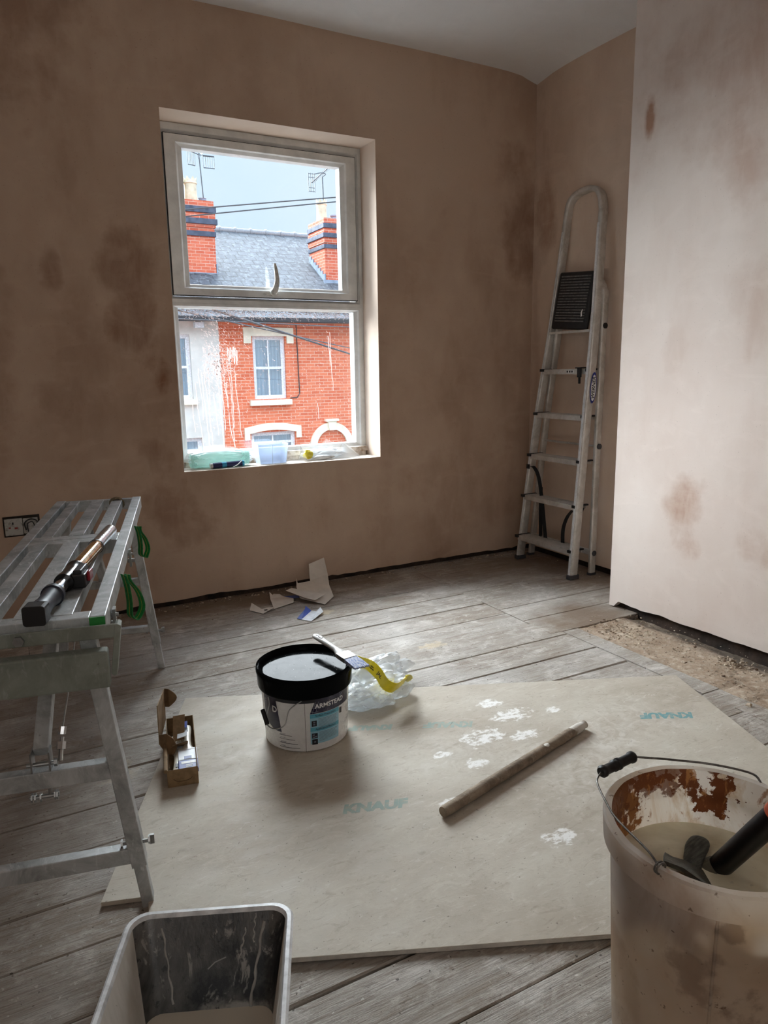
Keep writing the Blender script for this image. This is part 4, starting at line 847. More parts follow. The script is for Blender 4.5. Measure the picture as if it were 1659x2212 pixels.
# ------------------------------------------------------------------ plasterboard sheet on the floor
T = .0125
Bd = Vector((.913, -.407, 0)).normalized(); Bn = Vector((Bd.y, -Bd.x, 0))   # Bn points towards the camera side
outl = [(.473, 2.346), (2.050, 1.643), (1.86, 1.152), (1.63, .575), (.386, 1.125), (.200, 1.150), (.166, 1.340), (.181, 1.428), (.090, 1.458)]
def pb_mat():
    k = Mat('plasterboard_paper', (184, 172, 154), .85, spec=.25)
    a = k.noise(3, 6, .65, (1, 1.4, 1), (2, 0, 0)); b = k.noise(11, 7, .72, (.9, 1.6, 1), (4, 1, 0), .8); s = k.noise(55, 4, .65, (.8, 1.5, 1)); d = k.noise(120, 2, .5); ft = k.noise(26, 4, .6, (1, 1, 1), (9, 3, 0), 1.2)
    c = k.mix(k.rng(a, .36, .66), (194, 186, 172), (172, 161, 146)); c = k.mix(k.math('MULTIPLY', k.rng(b, .5, .7), .55), c, (206, 200, 188))
    c = k.mix(k.math('MULTIPLY', k.rng(s, .60, .72), .35), c, (150, 134, 116)); c = k.mix(k.math('MULTIPLY', k.rng(d, .71, .74), .6), c, (104, 94, 84)); g2 = k.noise(19, 7, .75, (.6, 1.8, 1), (8, 8, 0), 1.4); c = k.mix(k.math('MULTIPLY', k.rng(g2, .56, .66), .45), c, (150, 136, 120)); c = k.mix(k.math('MULTIPLY', k.rng(g2, .42, .34), .5), c, (212, 207, 198))
    # dusty footmarks, paler than the paper
    for p, r_, g in (((1.62, 1.50, 0), (.28, .20, 1), .7), ((1.35, 1.35, 0), (.30, .22, 1), .6), ((1.10, 1.58, 0), (.25, .16, 1), .45), ((.52, 1.90, 0), (.12, .10, 1), .6), ((1.45, 1.15, 0), (.25, .2, 1), .5)):
        c = k.mix(k.math('MULTIPLY', k.math('MULTIPLY', k.blob(p, r_, .4, .7, 7), k.rng(ft, .44, .66)), g * .7), c, (216, 211, 202))
    # splashed plaster
    for p, r_ in (((1.34, 1.795, 0), (.050, .030, 1)), ((1.35, 1.695, 0), (.075, .040, 1)), ((1.49, 1.66, 0), (.035, .02, 1)), ((1.19, 1.625, 0), (.080, .050, 1)), ((1.305, 1.575, 0), (.06, .028, 1)), ((1.085, 1.515, 0), (.040, .026, 1)), ((1.07, 1.150, 0), (.050, .030, 1)), ((.925, 1.395, 0), (.045, .018, 1)), ((1.03, 1.60, 0), (.03, .02, 1))):
        c = k.mix(k.math('MULTIPLY', k.math('MULTIPLY', k.blob(p, r_, .5, .35, 40), k.rng(s, .40, .52)), .92), c, (238, 236, 232))
    k.col(c); k.rough(k.rng(b, .4, .7, .6, .9)); k.bump(k.math('ADD', s, b), .25, .002); return k.m
bm = BM(); prism(bm, outl, T - .0022, Matrix.Translation((0, 0, .0022)))
pbd = tag(obj('plasterboard', bm, pb_mat(), bevel=.0008), 'large beige plasterboard sheet with scuffs and white splashes lying on the floorboards', 'plasterboard')
# white gypsum core shown at the far and near edges
bm = BM()
for (a, b_) in ((0, 1), (4, 3)):
    pa_, pb_ = Vector((*outl[a], 0)), Vector((*outl[b_], 0)); d = (pb_ - pa_).normalized(); nn = Vector((-d.y, d.x, 0)) * (1 if a == 0 else -1)
    vs = [pa_ + nn * .0006, pb_ + nn * .0006]; q = [bm.verts.new((v.x, v.y, z)) for v in vs for z in (.0035, T - .0008)]; bm.faces.new((q[0], q[1], q[3], q[2]))
    q2 = [bm.verts.new((v.x - nn.x * .006, v.y - nn.y * .006, z)) for v in vs for z in (.0035, T - .0008)]; bm.faces.new((q2[0], q2[1], q2[3], q2[2])); bm.faces.new((q[0], q[2], q2[2], q2[0])); bm.faces.new((q[1], q[3], q2[3], q2[1]))
obj('gypsum_edge', bm, plain('gypsum', (206, 200, 190), .9), pbd)
m_teal = Mat('faded_teal_print', (120, 160, 160), .85); _f = m_teal.noise(60, 5, .7); m_teal.col(m_teal.mix(m_teal.rng(_f, .48, .68), (112, 154, 156), (160, 166, 156))); m_teal = m_teal.m
m_teal2 = Mat('fainter_teal_print', (160, 170, 162), .85); _f = m_teal2.noise(60, 5, .7); m_teal2.col(m_teal2.mix(m_teal2.rng(_f, .46, .68), (152, 168, 160), (172, 168, 152))); m_teal2 = m_teal2.m
def print_on(s, c, deg, size, mt, nm='printed_lettering', sh=.25):
    M = Matrix.Translation((c[0], c[1], T + .0003)) @ Matrix.Rotation(R(deg), 4, 'Z'); bm = text_bm(s, size, lambda x, y: M @ Vector((x, y, 0)), bold=.0030, shear=sh); obj(nm, bm, mt, pbd)
print_on('KNAUF', (.745, 1.475), -19, .050, m_teal2); print_on('KNAUF', (1.778, 1.447), 152, .050, m_teal);
print_on('KNAUF', (1.148, 1.741), 153, .046, m_teal2); print_on('KNAUF', (.93, 1.845), 154, .040, m_teal2)

# ------------------------------------------------------------------ paint tub
TC = Vector((.745, 1.920, T)); ZT = .232
tub = thing('paint_tub', 'white labelled paint tub with a glossy black lid standing on the plasterboard', 'paint tub', TC)
r0, r1 = .1245, .1335
def tr_(z): return r0 + (r1 - r0) * z / .20
bm = BM(); lathe(bm, [(.10, .002), (.118, .0), (r0, .005), (tr_(.185), .185), (tr_(.185) - .002, .186), (r0 - .004, .008)], TC, 96, cap0=True); m_tubw = plain('glossy_white_tub', (226, 226, 226), .28, var=.03)
obj('tub_body', bm, m_tubw, tub, smooth=40)
bm = BM(); rgs = lathe(bm, [(.1365, .172), (.1400, .170), (.1420, .176), (.1428, .204), (.1450, .214), (.1456, .222), (.1440, .229), (.1415, .2305), (.1385, .227), (.1360, .2285), (.1335, .226), (.1300, .212), (.1290, .2125), (.1262, .2150), (.1245, .2132)], TC, 128)
m_lid = plain('gloss_black_lid', (16, 17, 18), .10, var=.02); m_lid.node_tree.nodes['Principled BSDF'].inputs['IOR'].default_value = 1.06
bm.faces.new(rgs[-1]); lid = obj('lid', bm, m_lid, tub, smooth=45)
bm = BM()
for _ in range(70):
    a, q = random.random() * 6.28, .118 * math.sqrt(random.random()); p = TC + Vector((q * math.cos(a), q * math.sin(a), .2134)); chip(bm, p.x, p.y, p.z, random.choice((.0007, .001, .0016)), .1)
tag(obj('lid_specks', bm, m_white, lid), 'tiny dried paint specks', kind='stuff')
# label wrapped on the body: s = arc angle (deg, 0 faces the camera, + to the right), z height
CA = math.atan2(-TC.y, -TC.x)
def onTub(off=.0005):
    def f(x, z):   # x metres along the arc
        q = tr_(z) + off; a = CA + x / .129; return Vector((TC.x + q * math.cos(a), TC.y + q * math.sin(a), T + z))
    return f
def wrap_poly(bm, poly, off, steps=None):
    P_ = onTub(off); b2 = BM(); vs = [b2.verts.new((x, z, 0)) for x, z in poly]; b2.faces.new(vs)
    x0 = min(p[0] for p in poly); x1 = max(p[0] for p in poly); x = x0 + .006
    while x < x1 - .001: bmesh.ops.bisect_plane(b2, geom=b2.verts[:] + b2.edges[:] + b2.faces[:], plane_co=(x, 0, 0), plane_no=(1, 0, 0)); x += .006
    for v in b2.verts: v.co = P_(v.co.x, v.co.y)
    join_into(bm, b2)
def wrect(bm, x0, x1, z0, z1, off=.0005): wrap_poly(bm, [(x0, z0), (x1, z0), (x1, z1), (x0, z1)], off)
m_lnavy = plain('label_navy', (34, 30, 58), .3); m_lblue = plain('label_pale_blue', (150, 196, 214), .3, var=.02); m_lmid = plain('label_mid_blue', (92, 170, 194), .3, var=.02); m_ink = plain('label_ink', (22, 24, 34), .4); m_lwhite = plain('label_white', (230, 231, 233), .3, var=.02)
m_linv = plain('label_grey', (120, 124, 140), .4)
lbl = []
bm = BM(); wrap_poly(bm, [(.010, .122), (.155, .122), (.155, .172), (.030, .172)], .0006); obj('label_navy_panel', bm, m_lnavy, tub, smooth=60); bm = BM(); wrap_poly(bm, [(-.150, .172), (-.094, .172), (-.078, .060), (-.108, .062), (-.150, .085)], .0006); nv = obj('label_navy_panel', bm, m_lnavy, tub, smooth=60)
bm = BM(); wrect(bm, -.125, .155, .156, .172, .0004); obj('label_black_band', bm, m_ink, tub, smooth=60)
bm = BM(); wrect(bm, .010, .105, .026, .121, .0008); obj('label_blue_panel', bm, m_lblue, tub, smooth=60)
bm = BM(); wrect(bm, .010, .105, .108, .121, .0011); wrect(bm, .010, .105, .066, .078, .0011); tag(obj('label_heading_bars', bm, m_lmid, tub, smooth=60))
bm = BM(); wrect(bm, -.0045, -.0035, .002, .170, .0007); wrect(bm, .014, .029, .082, .100, .0012); wrect(bm, .014, .031, .044, .060, .0012); wrect(bm, .014, .031, .024, .041, .0012); wrect(bm, .108, .118, .098, .116, .0012)
for z, xa in ((.052, -.045), (.040, -.036), (.027, -.028), (.014, -.022)): wrect(bm, -.088, xa, z, z + .0012, .0008)
obj('label_symbols', bm, m_ink, tub, smooth=60)
bm = BM()
for (zz, n_, xa, xb) in ((.103, 9, .034, .100), (.060, 8, .036, .100)):
    for i in range(n_): e = xb - random.uniform(0, .010) - (.03 if i == n_ - 1 else 0); wrect(bm, xa, e, zz - i * .0038, zz - i * .0038 + .0011, .0012)
for z in (.0565, .0535, .0445, .0315, .0285, .0185): wrect(bm, -.084, -.084 + random.uniform(.012, .022), z, z + .0012, .0008)
for i in range(5): wrect(bm, .107, .123 - i * .002, .164 - i * .0045, .1655 - i * .0045, .0014)
obj('label_small_print', bm, m_linv, tub, smooth=60)
bm = BM()
for x, z in ((.0215, .095), (.0215, .088), (.019, .055), (.026, .049), (.0195, .048), (.0225, .0325)): wrect(bm, x - .003, x + .003, z - .0022, z + .0022, .0016)
wrect(bm, .014, .0145, .128, .158, .0012)
for i in range(3): wrap_poly(bm, [(.014 + .004 * i, .126 + .012 * i), (.034, .126 + .012 * i), (.034, .1275 + .012 * i), (.014 + .004 * i, .1275 + .012 * i)], .0012)
wrap_poly(bm, [(.016, .124), (.0175, .124), (.027, .158), (.0255, .158)], .0012); wrap_poly(bm, [(.026, .124), (.0275, .124), (.036, .158), (.0345, .158)], .0012)
obj('label_marks', bm, m_linv, tub, smooth=60)
def wtext(s, size, x, z, mt, bold=0, align='CENTER', nm='label_lettering', off=.0016):
    P_ = onTub(off); obj(nm, text_bm(s, size, lambda a, b_: P_(x + a, z + b_), bold=bold, align=align), mt, tub)
wtext('ARMSTEAD', .0195, .0735, .1435, m_lwhite, .0005); wtext('TRADE', .0075, .097, .1315, m_linv); wtext('Surface Preparation', .0082, .058, .1145, m_lnavy, .0001); wtext('Application Method', .0082, .058, .072, m_lnavy, .0001)
wtext('D', .026, -.0985, .128, m_lwhite, .0008)
# stretched glossy sleeve where the lid band catches light
bm = BM(); hd = smoothp([(-.1010, .166), (-.1010, .150)], 2)
P_ = onTub(.004); a0, a1 = P_(-.112, .158), P_(-.030, .158)
pts = smoothp([onTub(.004)(-.118, .162), Vector((.618, 1.885, .150)), Vector((.600, 1.868, .110)), Vector((.606, 1.832, .100)), Vector((.632, 1.800, .118)), onTub(.008)(-.045, .140), onTub(.003)(-.012, .166)], 5)
bm = BM(); tube(bm, pts, .0016, 8); hd = obj('bail_handle', bm, plain('galvanised_wire', (196, 198, 200), .3, .8), tub, smooth=50)
bm = BM(); cyl(bm, (.5985, 1.890, .135), (.600, 1.858, .103), .0065, 14); obj('handle_grip', bm, m_black, hd, smooth=40)

# paintbrush resting on the lid
BH0, BH1 = Vector((.832, 2.045, .268)), Vector((.868, 1.775, .250)); D1 = (BH1 - BH0).normalized()
def brush(name, lab, p0, p1, wdt, mh, mf, mb, hole=True, group=None, upv=(0, 0, 1)):
    p0, p1 = Vector(p0), Vector(p1); t = thing(name, lab, 'paintbrush', p0.lerp(p1, .5), group); d = (p1 - p0).normalized(); L_ = (p1 - p0).length; s = Vector(upv).cross(d).normalized(); u = d.cross(s)
    q = lambda f: p0 + d * L_ * f
    prof_ = []; bm = BM(); rings = []
    for f, w_, h in ((0, .35, .5), (.02, .62, .8), (.08, .72, 1), (.20, .62, 1.1), (.35, .50, 1.2), (.48, .55, 1.3), (.56, .95, 1.2), (.60, 1.15, 1.0), (.62, 1.2, .9)):
        hw = wdt * .42 * w_; hh = .0068 * h; rings.append([bm.verts.new(q(f) + s * hw * math.cos(a) + u * hh * math.sin(a)) for a in [6.283 * i / 16 for i in range(16)]])
    for a, b_ in zip(rings, rings[1:]):
        for i in range(16): bm.faces.new((a[i], a[(i + 1) % 16], b_[(i + 1) % 16], b_[i]))
    bm.faces.new(rings[0]); bm.faces.new(rings[-1]); hn = obj('brush_handle', bm, mh, t, smooth=50)
    bm = BM(); M = axes(q(.05), d, s); box(bm, (0, -.0035, .0045), (.010, .0035, .0078), M); box(bm, (.016, -.004, .0055), (.034, .004, .0088), M); obj('handle_slot', bm, m_black, hn)
    bm = BM(); M = axes(q(.60), d, s); box(bm, (0, -wdt / 2, -.0075), (L_ * .17, wdt / 2, .0075), M); obj('ferrule', bm, mf, t, bevel=.002)
    bm = BM(); M = axes(q(.60), d, s); n = 26
    a = [(L_ * .165, -wdt * .48, -.006), (L_ * .165, wdt * .48, -.006), (L_ * .165, wdt * .48, .006), (L_ * .165, -wdt * .48, .006)]; rr = []
    for k, (f, sc_, hh) in enumerate(((.165, .96, 1), (.28, 1.02, .9), (.40, 1.04, .45))):
        row = []
        for i in range(n): y = (-.5 + i / (n - 1)) * wdt * sc_; e = random.uniform(-.004, .003) if k == 2 else 0; row.append((bm.verts.new(M @ Vector((L_ * f + e, y, .006 * hh))), bm.verts.new(M @ Vector((L_ * f + e, y, -.006 * hh)))))
        rr.append(row)
    for A, B_ in zip(rr, rr[1:]):
        for i in range(n - 1):
            for k in (0, 1): bm.faces.new((A[i][k], A[i + 1][k], B_[i + 1][k], B_[i][k]))
        for i in (0, n - 1): bm.faces.new((A[i][0], A[i][1], B_[i][1], B_[i][0]))
    for row in (rr[0], rr[-1]):
        for i in range(n - 1): bm.faces.new((row[i][0], row[i + 1][0], row[i + 1][1], row[i][1]))
    obj('bristles', bm, mb, t); return t
def bristle(name, a, b_):
    k = Mat(name, a, .7); f = k.noise(420, 2, .5, (1, .15, 1)); k.col(k.mix(k.rng(f, .4, .6), a, b_)); return k.m
m_bh = plain('pale_grey_handle', (196, 192, 186), .4, var=.1, nscale=50); m_steel = plain('splashed_ferrule', (188, 190, 190), .35, .6, var=.2, nscale=120)
brush('paintbrush', 'paintbrush with pale handle and blue grey bristles lying across the black tub lid', BH0, BH1, .046, m_bh, m_steel, bristle('blue_bristles', (96, 116, 168), (186, 190, 200)))

# clear bag with the yellow strip beside the tub
cb_ = thing('clear_bag', 'crumpled clear plastic bag with a yellow printed strip beside the paint tub', 'bag', (1.02, 2.02, T))
bm = BM(); crumple(bm, (1.018, 2.035, .055), (.125, .10, .062), 21, .42, 5, flat=T + .0015, creases=12)
for v in bm.verts:
    dx = v.co.x - 1.0; v.co.z += max(0, v.co.z - T - .01) * .25 * mnoise.noise(Vector((v.co.x * 14, v.co.y * 14, 4)))
obj('bag_film', bm, film_mat('thin_bag_film', (244, 246, 247), .34), cb_, smooth=22)
bm = BM(); crumple(bm, (1.10, 2.13, .050), (.115, .045, .052), 33, .45, 5, flat=T + .0015, creases=9); crumple(bm, (.995, 2.02, .035), (.095, .085, .030), 35, .5, 4, flat=T + .001); obj('bag_fold', bm, bpy.data.materials['thin_bag_film'], cb_, smooth=22)
m_yel = plain('yellow_printed_film', (244, 224, 30), .35, var=.06)
yp = smoothp([(.915, 1.995, .165), (.958, 2.045, .152), (.985, 2.02, .150), (1.006, 1.997, .142), (1.013, 1.951, .130), (1.018, 1.917, .108), (1.04, 1.905, .094), (1.07, 1.92, .090), (1.115, 1.95, .090)], 8)
bm = BM(); sweep(bm, yp, rect(.0010, .044), up=(.25, -.45, .85)); ys_ = obj('yellow_strip', bm, m_yel, cb_, smooth=60)
def ribbon_text(s, i0, size):
    p, q = yp[i0], yp[i0 + 3]; M = axes(p, q - p, Vector((.1, .5, .8))); 
    if M.col[2].y > 0: pass
    obj('strip_lettering', text_bm(s, size, lambda x, y: M @ Vector((x, y, .0016)), bold=.0004), m_ink, ys_); return M
ribbon_text('Premium\nTo Impress', 25, .0070); ribbon_text('JAL', 33, .017)
bm = BM(); crumple(bm, (1.126, 1.955, .090), (.015, .009, .010), 5, .5, 3); obj('knotted_end', bm, plain('pale_yellow_film', (232, 226, 140), .35), cb_, smooth=30)

# ------------------------------------------------------------------ cardboard box of brushes
BO = Vector((.306, 1.823, .0)); bx_d = Vector((.196, .980, 0)).normalized(); bx_n = Vector((bx_d.y, -bx_d.x, 0))
MBx = Matrix((bx_n, bx_d, Vector((0, 0, 1)))).transposed().to_4x4(); MBx.translation = BO + Vector((0, 0, T + .0005)) - bx_d * .004
m_card = plain('kraft_card', (150, 122, 88), .85, var=.10, nscale=40); m_cardi = plain('kraft_inside', (132, 104, 74), .9, var=.08, nscale=30)
cbx = thing('cardboard_box', 'open brown cardboard box holding new paintbrushes beside the plasterboard edge', 'box', MBx.translation)
bw, bl_, bh_ = .080, .310, .050; bm = BM(); t = .0022
box(bm, (0, 0, 0), (bw, bl_, t), MBx); box(bm, (0, 0, t), (t, bl_, bh_), MBx); box(bm, (bw - t, 0, t), (bw, bl_, bh_), MBx); box(bm, (t, 0, t), (bw - t, t, bh_), MBx); box(bm, (t, bl_ - t, t), (bw - t, bl_, bh_), MBx)
obj('box_body', bm, m_card, cbx, bevel=.0006, seg=1)
bm = BM(); cyl(bm, MBx @ Vector((-.003, .002, bh_ - .003)), MBx @ Vector((-.003, .155, bh_ - .003)), .0055, 12); obj('rolled_edge', bm, m_card, cbx, smooth=40)
bm = BM(); Ml = MBx @ Matrix.Translation((0, .306, bh_)) @ Matrix.Rotation(R(-6.5), 4, 'Z') @ Matrix.Rotation(R(1), 4, 'Y') @ Matrix.Translation((0, -.306, 0))
poly = [(.150, 0), (.306, 0), (.312, .095), (.306, .098), (.152, .118)]
prism(bm, poly, .0024, Ml @ Matrix(((0, 0, -1, 0), (1, 0, 0, 0), (0, 1, 0, 0), (0, 0, 0, 1)))); ld = obj('lid_flap', bm, m_card, cbx)
def tab(pts, nm):
    bm = BM(); q = [bm.verts.new(Ml @ Vector(p)) for p in pts]; bm.faces.new(q); o = obj(nm, bm, m_cardi, ld); s = o.modifiers.new('thickness', 'SOLIDIFY'); s.thickness = .002; return o
tab([(0, .308, .040), (0, .310, .098)] + [(.012 + .024 * math.sin(math.pi * i / 8), .306 - .005, .098 - .058 * i / 8 + .002) for i in range(9)], 'tuck_tab')
tab([(0, .150, .030), (.0, .152, -.004), (.018, .130, -.018), (.040, .122, -.020), (.050, .125, .002), (.040, .135, .022), (.020, .146, .034)], 'tuck_tab')
bm = BM(); vs = [MBx @ Vector(p) for p in ((.016, .120, .056), (.060, .128, .060), (.058, .160, .030), (.014, .165, .030))]; bm.faces.new([bm.verts.new(v) for v in vs]); o = obj('inner_flap', bm, m_cardi, cbx); o.modifiers.new('thickness', 'SOLIDIFY').thickness = .0018
# raised thumb mark on the end panel
bm = BM(); pts = [MBx @ Vector((.040 + .024 * math.cos(a), -.0002, .024 + .010 * math.sin(a))) for a in [math.pi + math.pi * i / 14 for i in range(15)]]; tube(bm, pts, .0007, 5); obj('thumb_cut', bm, plain('card_shadow_cut', (92, 70, 48), .9), cbx)
m_sleeve = plain('brush_sleeve_white', (224, 228, 232), .3, var=.03); m_sblue = plain('sleeve_blue', (40, 66, 148), .35)
def bxp(x, y, z): return MBx @ Vector((x, y, z))
m_cream = plain('cream_handle', (222, 214, 198), .35, var=.05)
b1 = brush('paintbrush', 'new paintbrush in a white and blue sleeve filling the right half of the cardboard box', bxp(.058, .262, .040), bxp(.056, -.010 + .030, .030), .046, m_cream, m_sleeve, bristle('new_bristles', (200, 190, 170), (160, 140, 110)))
bm = BM(); M = axes(bxp(.056, .122, .037), -bx_d - Vector((0, 0, .03)), bx_n); box(bm, (0, -.026, -.006), (.062, .026, .006), M); sv = obj('brush_sleeve', bm, m_sleeve, b1, bevel=.002)
bm = BM(); box(bm, (.062, -.0262, -.0062), (.112, .0262, .0062), M); tag(obj('blue_sleeve_end', bm, m_sblue, b1, bevel=.002), 'dark blue printed end of the sleeve')
bm = BM(); box(bm, (.070, -.018, .0064), (.082, .020, .0068), M); box(bm, (.088, -.006, .0064), (.091, .012, .0068), M); box(bm, (.095, -.006, .0064), (.098, .010, .0068), M); box(bm, (.004, -.020, .0064), (.010, .018, .0067), M); obj('sleeve_print', bm, m_white, b1)
bm = BM(); box(bm, (.044, -.010, .0063), (.058, .010, .0068), M); obj('sleeve_logo', bm, m_sblue, b1)
b2 = brush('paintbrush', 'cream handled paintbrush with its end towards the near side of the cardboard box', bxp(.026, .008, .030), bxp(.030, .235, .024), .040, m_cream, m_sleeve, bristle('new_bristles_2', (200, 190, 170), (160, 140, 110)))
bm = BM(); q = [bxp(.030, .165, .052), bxp(.058, .165, .058), bxp(.062, .250, .060), (bxp(.036, .255, .056))]; bm.faces.new([bm.verts.new(v) for v in q]); o = tag(obj('brush_packet', bm, m_sleeve), 'white and blue brush packet standing between the brushes in the cardboard box', 'packet'); o.modifiers.new('thickness', 'SOLIDIFY').thickness = .0012
bm = BM(); q = [bxp(.032, .205, .0605), bxp(.060, .205, .0655), bxp(.0618, .248, .0630), bxp(.0365, .252, .0595)]; bm.faces.new([bm.verts.new(v) for v in q]); obj('packet_print', bm, m_sblue, o)
bm = BM(); q = [bxp(.018, .175, .040), bxp(.050, .172, .046), bxp(.056, .235, .092), bxp(.022, .240, .088)]; bm.faces.new([bm.verts.new(v) for v in q]); o = tag(obj('card_insert', bm, m_card), 'loose brown card slip poking up out of the cardboard box', 'card'); o.modifiers.new('thickness', 'SOLIDIFY').thickness = .0012

# ------------------------------------------------------------------ plaster crusted pole
def crust():
    k = Mat('dusty_wood_pole', (132, 116, 98), .9); f = k.noise(14, 7, .7, (1, 1, 1), (0, 0, 0), .6); g = k.noise(60, 4, .7)
    c = k.mix(k.rng(f, .4, .65), (150, 134, 116), (110, 94, 78)); c = k.mix(k.math('MULTIPLY', k.rng(g, .55, .7), .5), c, (178, 166, 150))
    c = k.mix(k.blob((1.455, 1.500, .03), (.050, .025, .05), .5, .4, 30), c, (206, 200, 190)); c = k.mix(k.blob((1.292, 1.455, .045), (.011, .008, .02), .2, .3, 20), c, (236, 232, 224)); k.col(c); k.bump(k.math('ADD', f, g), .6, .004); return k.m
q0, q1 = Vector((.872, 1.350, T + .0150)), Vector((1.490, 1.512, T + .0150)); n = 60
bm = BM(); sweep(bm, [q0.lerp(q1, i / n) for i in range(n + 1)], circ(.0150, 18), scale=[(.88 + .12 * min(1, i / 3)) * (1 + .07 * mnoise.noise(Vector((i * .35, 0, 0))) + (.05 if 14 < i < 16 or 46 < i < 49 else 0)) * (1 if i < n - 2 else .8) for i in range(n + 1)])
pl_ = tag(obj('wooden_pole', bm, crust(), smooth=50), 'short plaster crusted wooden pole lying across the plasterboard', 'pole')

# ------------------------------------------------------------------ mixing bucket
KC = Vector((.923, .650, 0)); ZR = .400
m_kout = Mat('milky_bucket_outside', (206, 196, 184), .4)
_a = m_kout.noise(6, 5, .6, (1, 1, 1), (3, 1, 0), .6); _b = m_kout.noise(2.6, 4, .6, (1, 1, .8), (1, 2, 1)); _s = m_kout.noise(70, 3, .6)
_c = m_kout.mix(m_kout.rng(_b, .40, .62), (244, 240, 234), (214, 198, 178)); _c = m_kout.mix(m_kout.math('MULTIPLY', m_kout.rng(_a, .52, .68), .6), _c, (190, 168, 144))
for p, r_, s in (((.905, .497, .33), (.022, .05, .045), .9), ((.925, .497, .30), (.03, .05, .02), .7), ((.82, .54, .33), (.022, .03, .022), .6), ((.86, .50, .12), (.09, .08, .10), .6), ((.80, .58, .24), (.03, .06, .06), .5)):
    _c = m_kout.mix(m_kout.math('MULTIPLY', m_kout.blob(p, r_, .7, .5, 22), s * .85), _c, (128, 98, 76))
_c = m_kout.mix(m_kout.math('MULTIPLY', m_kout.rng(_s, .66, .71), .7), _c, (120, 92, 68)); m_kout.col(_c); m_kout.rough(m_kout.rng(_a, .3, .7, .32, .6)); m_kout.bump(_a, .15, .002)
m_kout.b.inputs['Subsurface Weight'].default_value = .25; m_kout.b.inputs['Subsurface Radius'].default_value = (.02, .015, .012); m_kout.b.inputs['Subsurface Scale'].default_value = .6
m_kin = Mat('mucky_bucket_inside', (220, 212, 200), .5)
_v = m_kin.noise(8, 6, .68, (1, 1, .55), (5, 2, 0), .8); _f = m_kin.noise(34, 5, .7, (1, 1, .5), (1, 1, 2), 1.0); _e = m_kin.noise(90, 3, .6)
_c = m_kin.mix(m_kin.rng(_v, .46, .56), (242, 238, 232), (208, 184, 154))
_left = m_kin.blob((.80, .76, .38), (.13, .13, .14), .6, .12, 26); _rim = m_kin.blob((.90, .83, .405), (.20, .10, .045), .9, .2, 32); _lf = m_kin.blob((.78, .66, .36), (.06, .14, .10), .4, .4, 16)
_c = m_kin.mix(_left, _c, (128, 84, 48)); _c = m_kin.mix(m_kin.math('MULTIPLY', _lf, .9), _c, (134, 94, 62)); _c = m_kin.mix(m_kin.math('MULTIPLY', _rim, .85), _c, (104, 58, 32))
for p, r_ in (((1.015, .775, .375), (.020, .020, .026)), ((.95, .80, .385), (.05, .04, .018)), ((1.055, .735, .372), (.022, .022, .026)), ((1.05, .73, .345), (.012, .012, .035)), ((1.035, .75, .340), (.03, .03, .016)), ((.86, .775, .345), (.05, .04, .03))):
    _c = m_kin.mix(m_kin.blob(p, r_, 1.0, .12, 55), _c, (104, 58, 34))
_c = m_kin.mix(m_kin.math('MULTIPLY', m_kin.rng(_f, .58, .64), .8), _c, (162, 112, 66)); _c = m_kin.mix(m_kin.rng(_e, .66, .69), _c, (110, 66, 40)); m_kin.col(_c); m_kin.rough(m_kin.rng(_v, .4, .6, .25, .7)); m_kin.bump(m_kin.math('ADD', _v, _f), .35, .003)
m_kout.b.inputs['Subsurface Weight'].default_value = 0; lit_through(m_kout, (240, 235, 228), .68); lit_through(m_kin, (240, 235, 228), .62)
bucket = thing('mixing_bucket', 'large milky white bucket with rust brown muck inside and cloudy water', 'bucket', KC)
RB, RT = .137, .1545
def kr(z): return RB + (RT - RB) * z / .36
bm = BM(); pr = [(.10, .006), (.128, .0), (RB, .006)] + [(kr(z), z) for z in (.10, .20, .30, .352)] + [(RT + .006, .352), (RT + .0105, .356), (RT + .0125, .385), (RT + .013, .397), (RT + .010, .4005), (RT - .001, .4000), (RT - .0035, .392)] + [(kr(z) - .0045, z) for z in (.34, .28, .20, .10, .012)]
mis = [0] * 12 + [1] * 10
rg = lathe(bm, pr, KC, 128, mis=mis, cap0=True); bm.faces.new(rg[-1]).material_index = 1
for v in bm.verts:
    if v.co.z > .39: v.co.z += .0014 * mnoise.noise(Vector((v.co.x * 30, v.co.y * 30, 0)))
obj('bucket_body', bm, [m_kout.m, m_kin.m], bucket, smooth=40)
# moulded rib down the side
a = math.atan2(.54 - KC.y, .792 - KC.x); bm = BM(); sweep(bm, [KC + Vector((kr(z) * math.cos(a), kr(z) * math.sin(a), z)) for z in (.16, .22, .28, .350)], circ(.0022, 8)); obj('seam', bm, m_kout.m, bucket, smooth=50)
liq = Mat('cloudy_water', (150, 146, 122), .08); _n = liq.noise(7, 5, .6, (1, 1, 1), (1, 0, 0), .8); _m = liq.noise(50, 3, .6); _c = liq.mix(liq.rng(_n, .4, .62), (238, 232, 208), (214, 206, 178)); liq.col(liq.mix(liq.math('MULTIPLY', liq.rng(_m, .66, .70), .5), _c, (196, 190, 172))); liq.bump(_n, .05, .003)
bm = BM(); rg = lathe(bm, [(kr(.305) - .0052, .300), (.12, .3005), (.06, .3005)], KC, 96); bm.faces.new(rg[-1]); obj('cloudy_water', bm, liq.m, bucket, smooth=60)
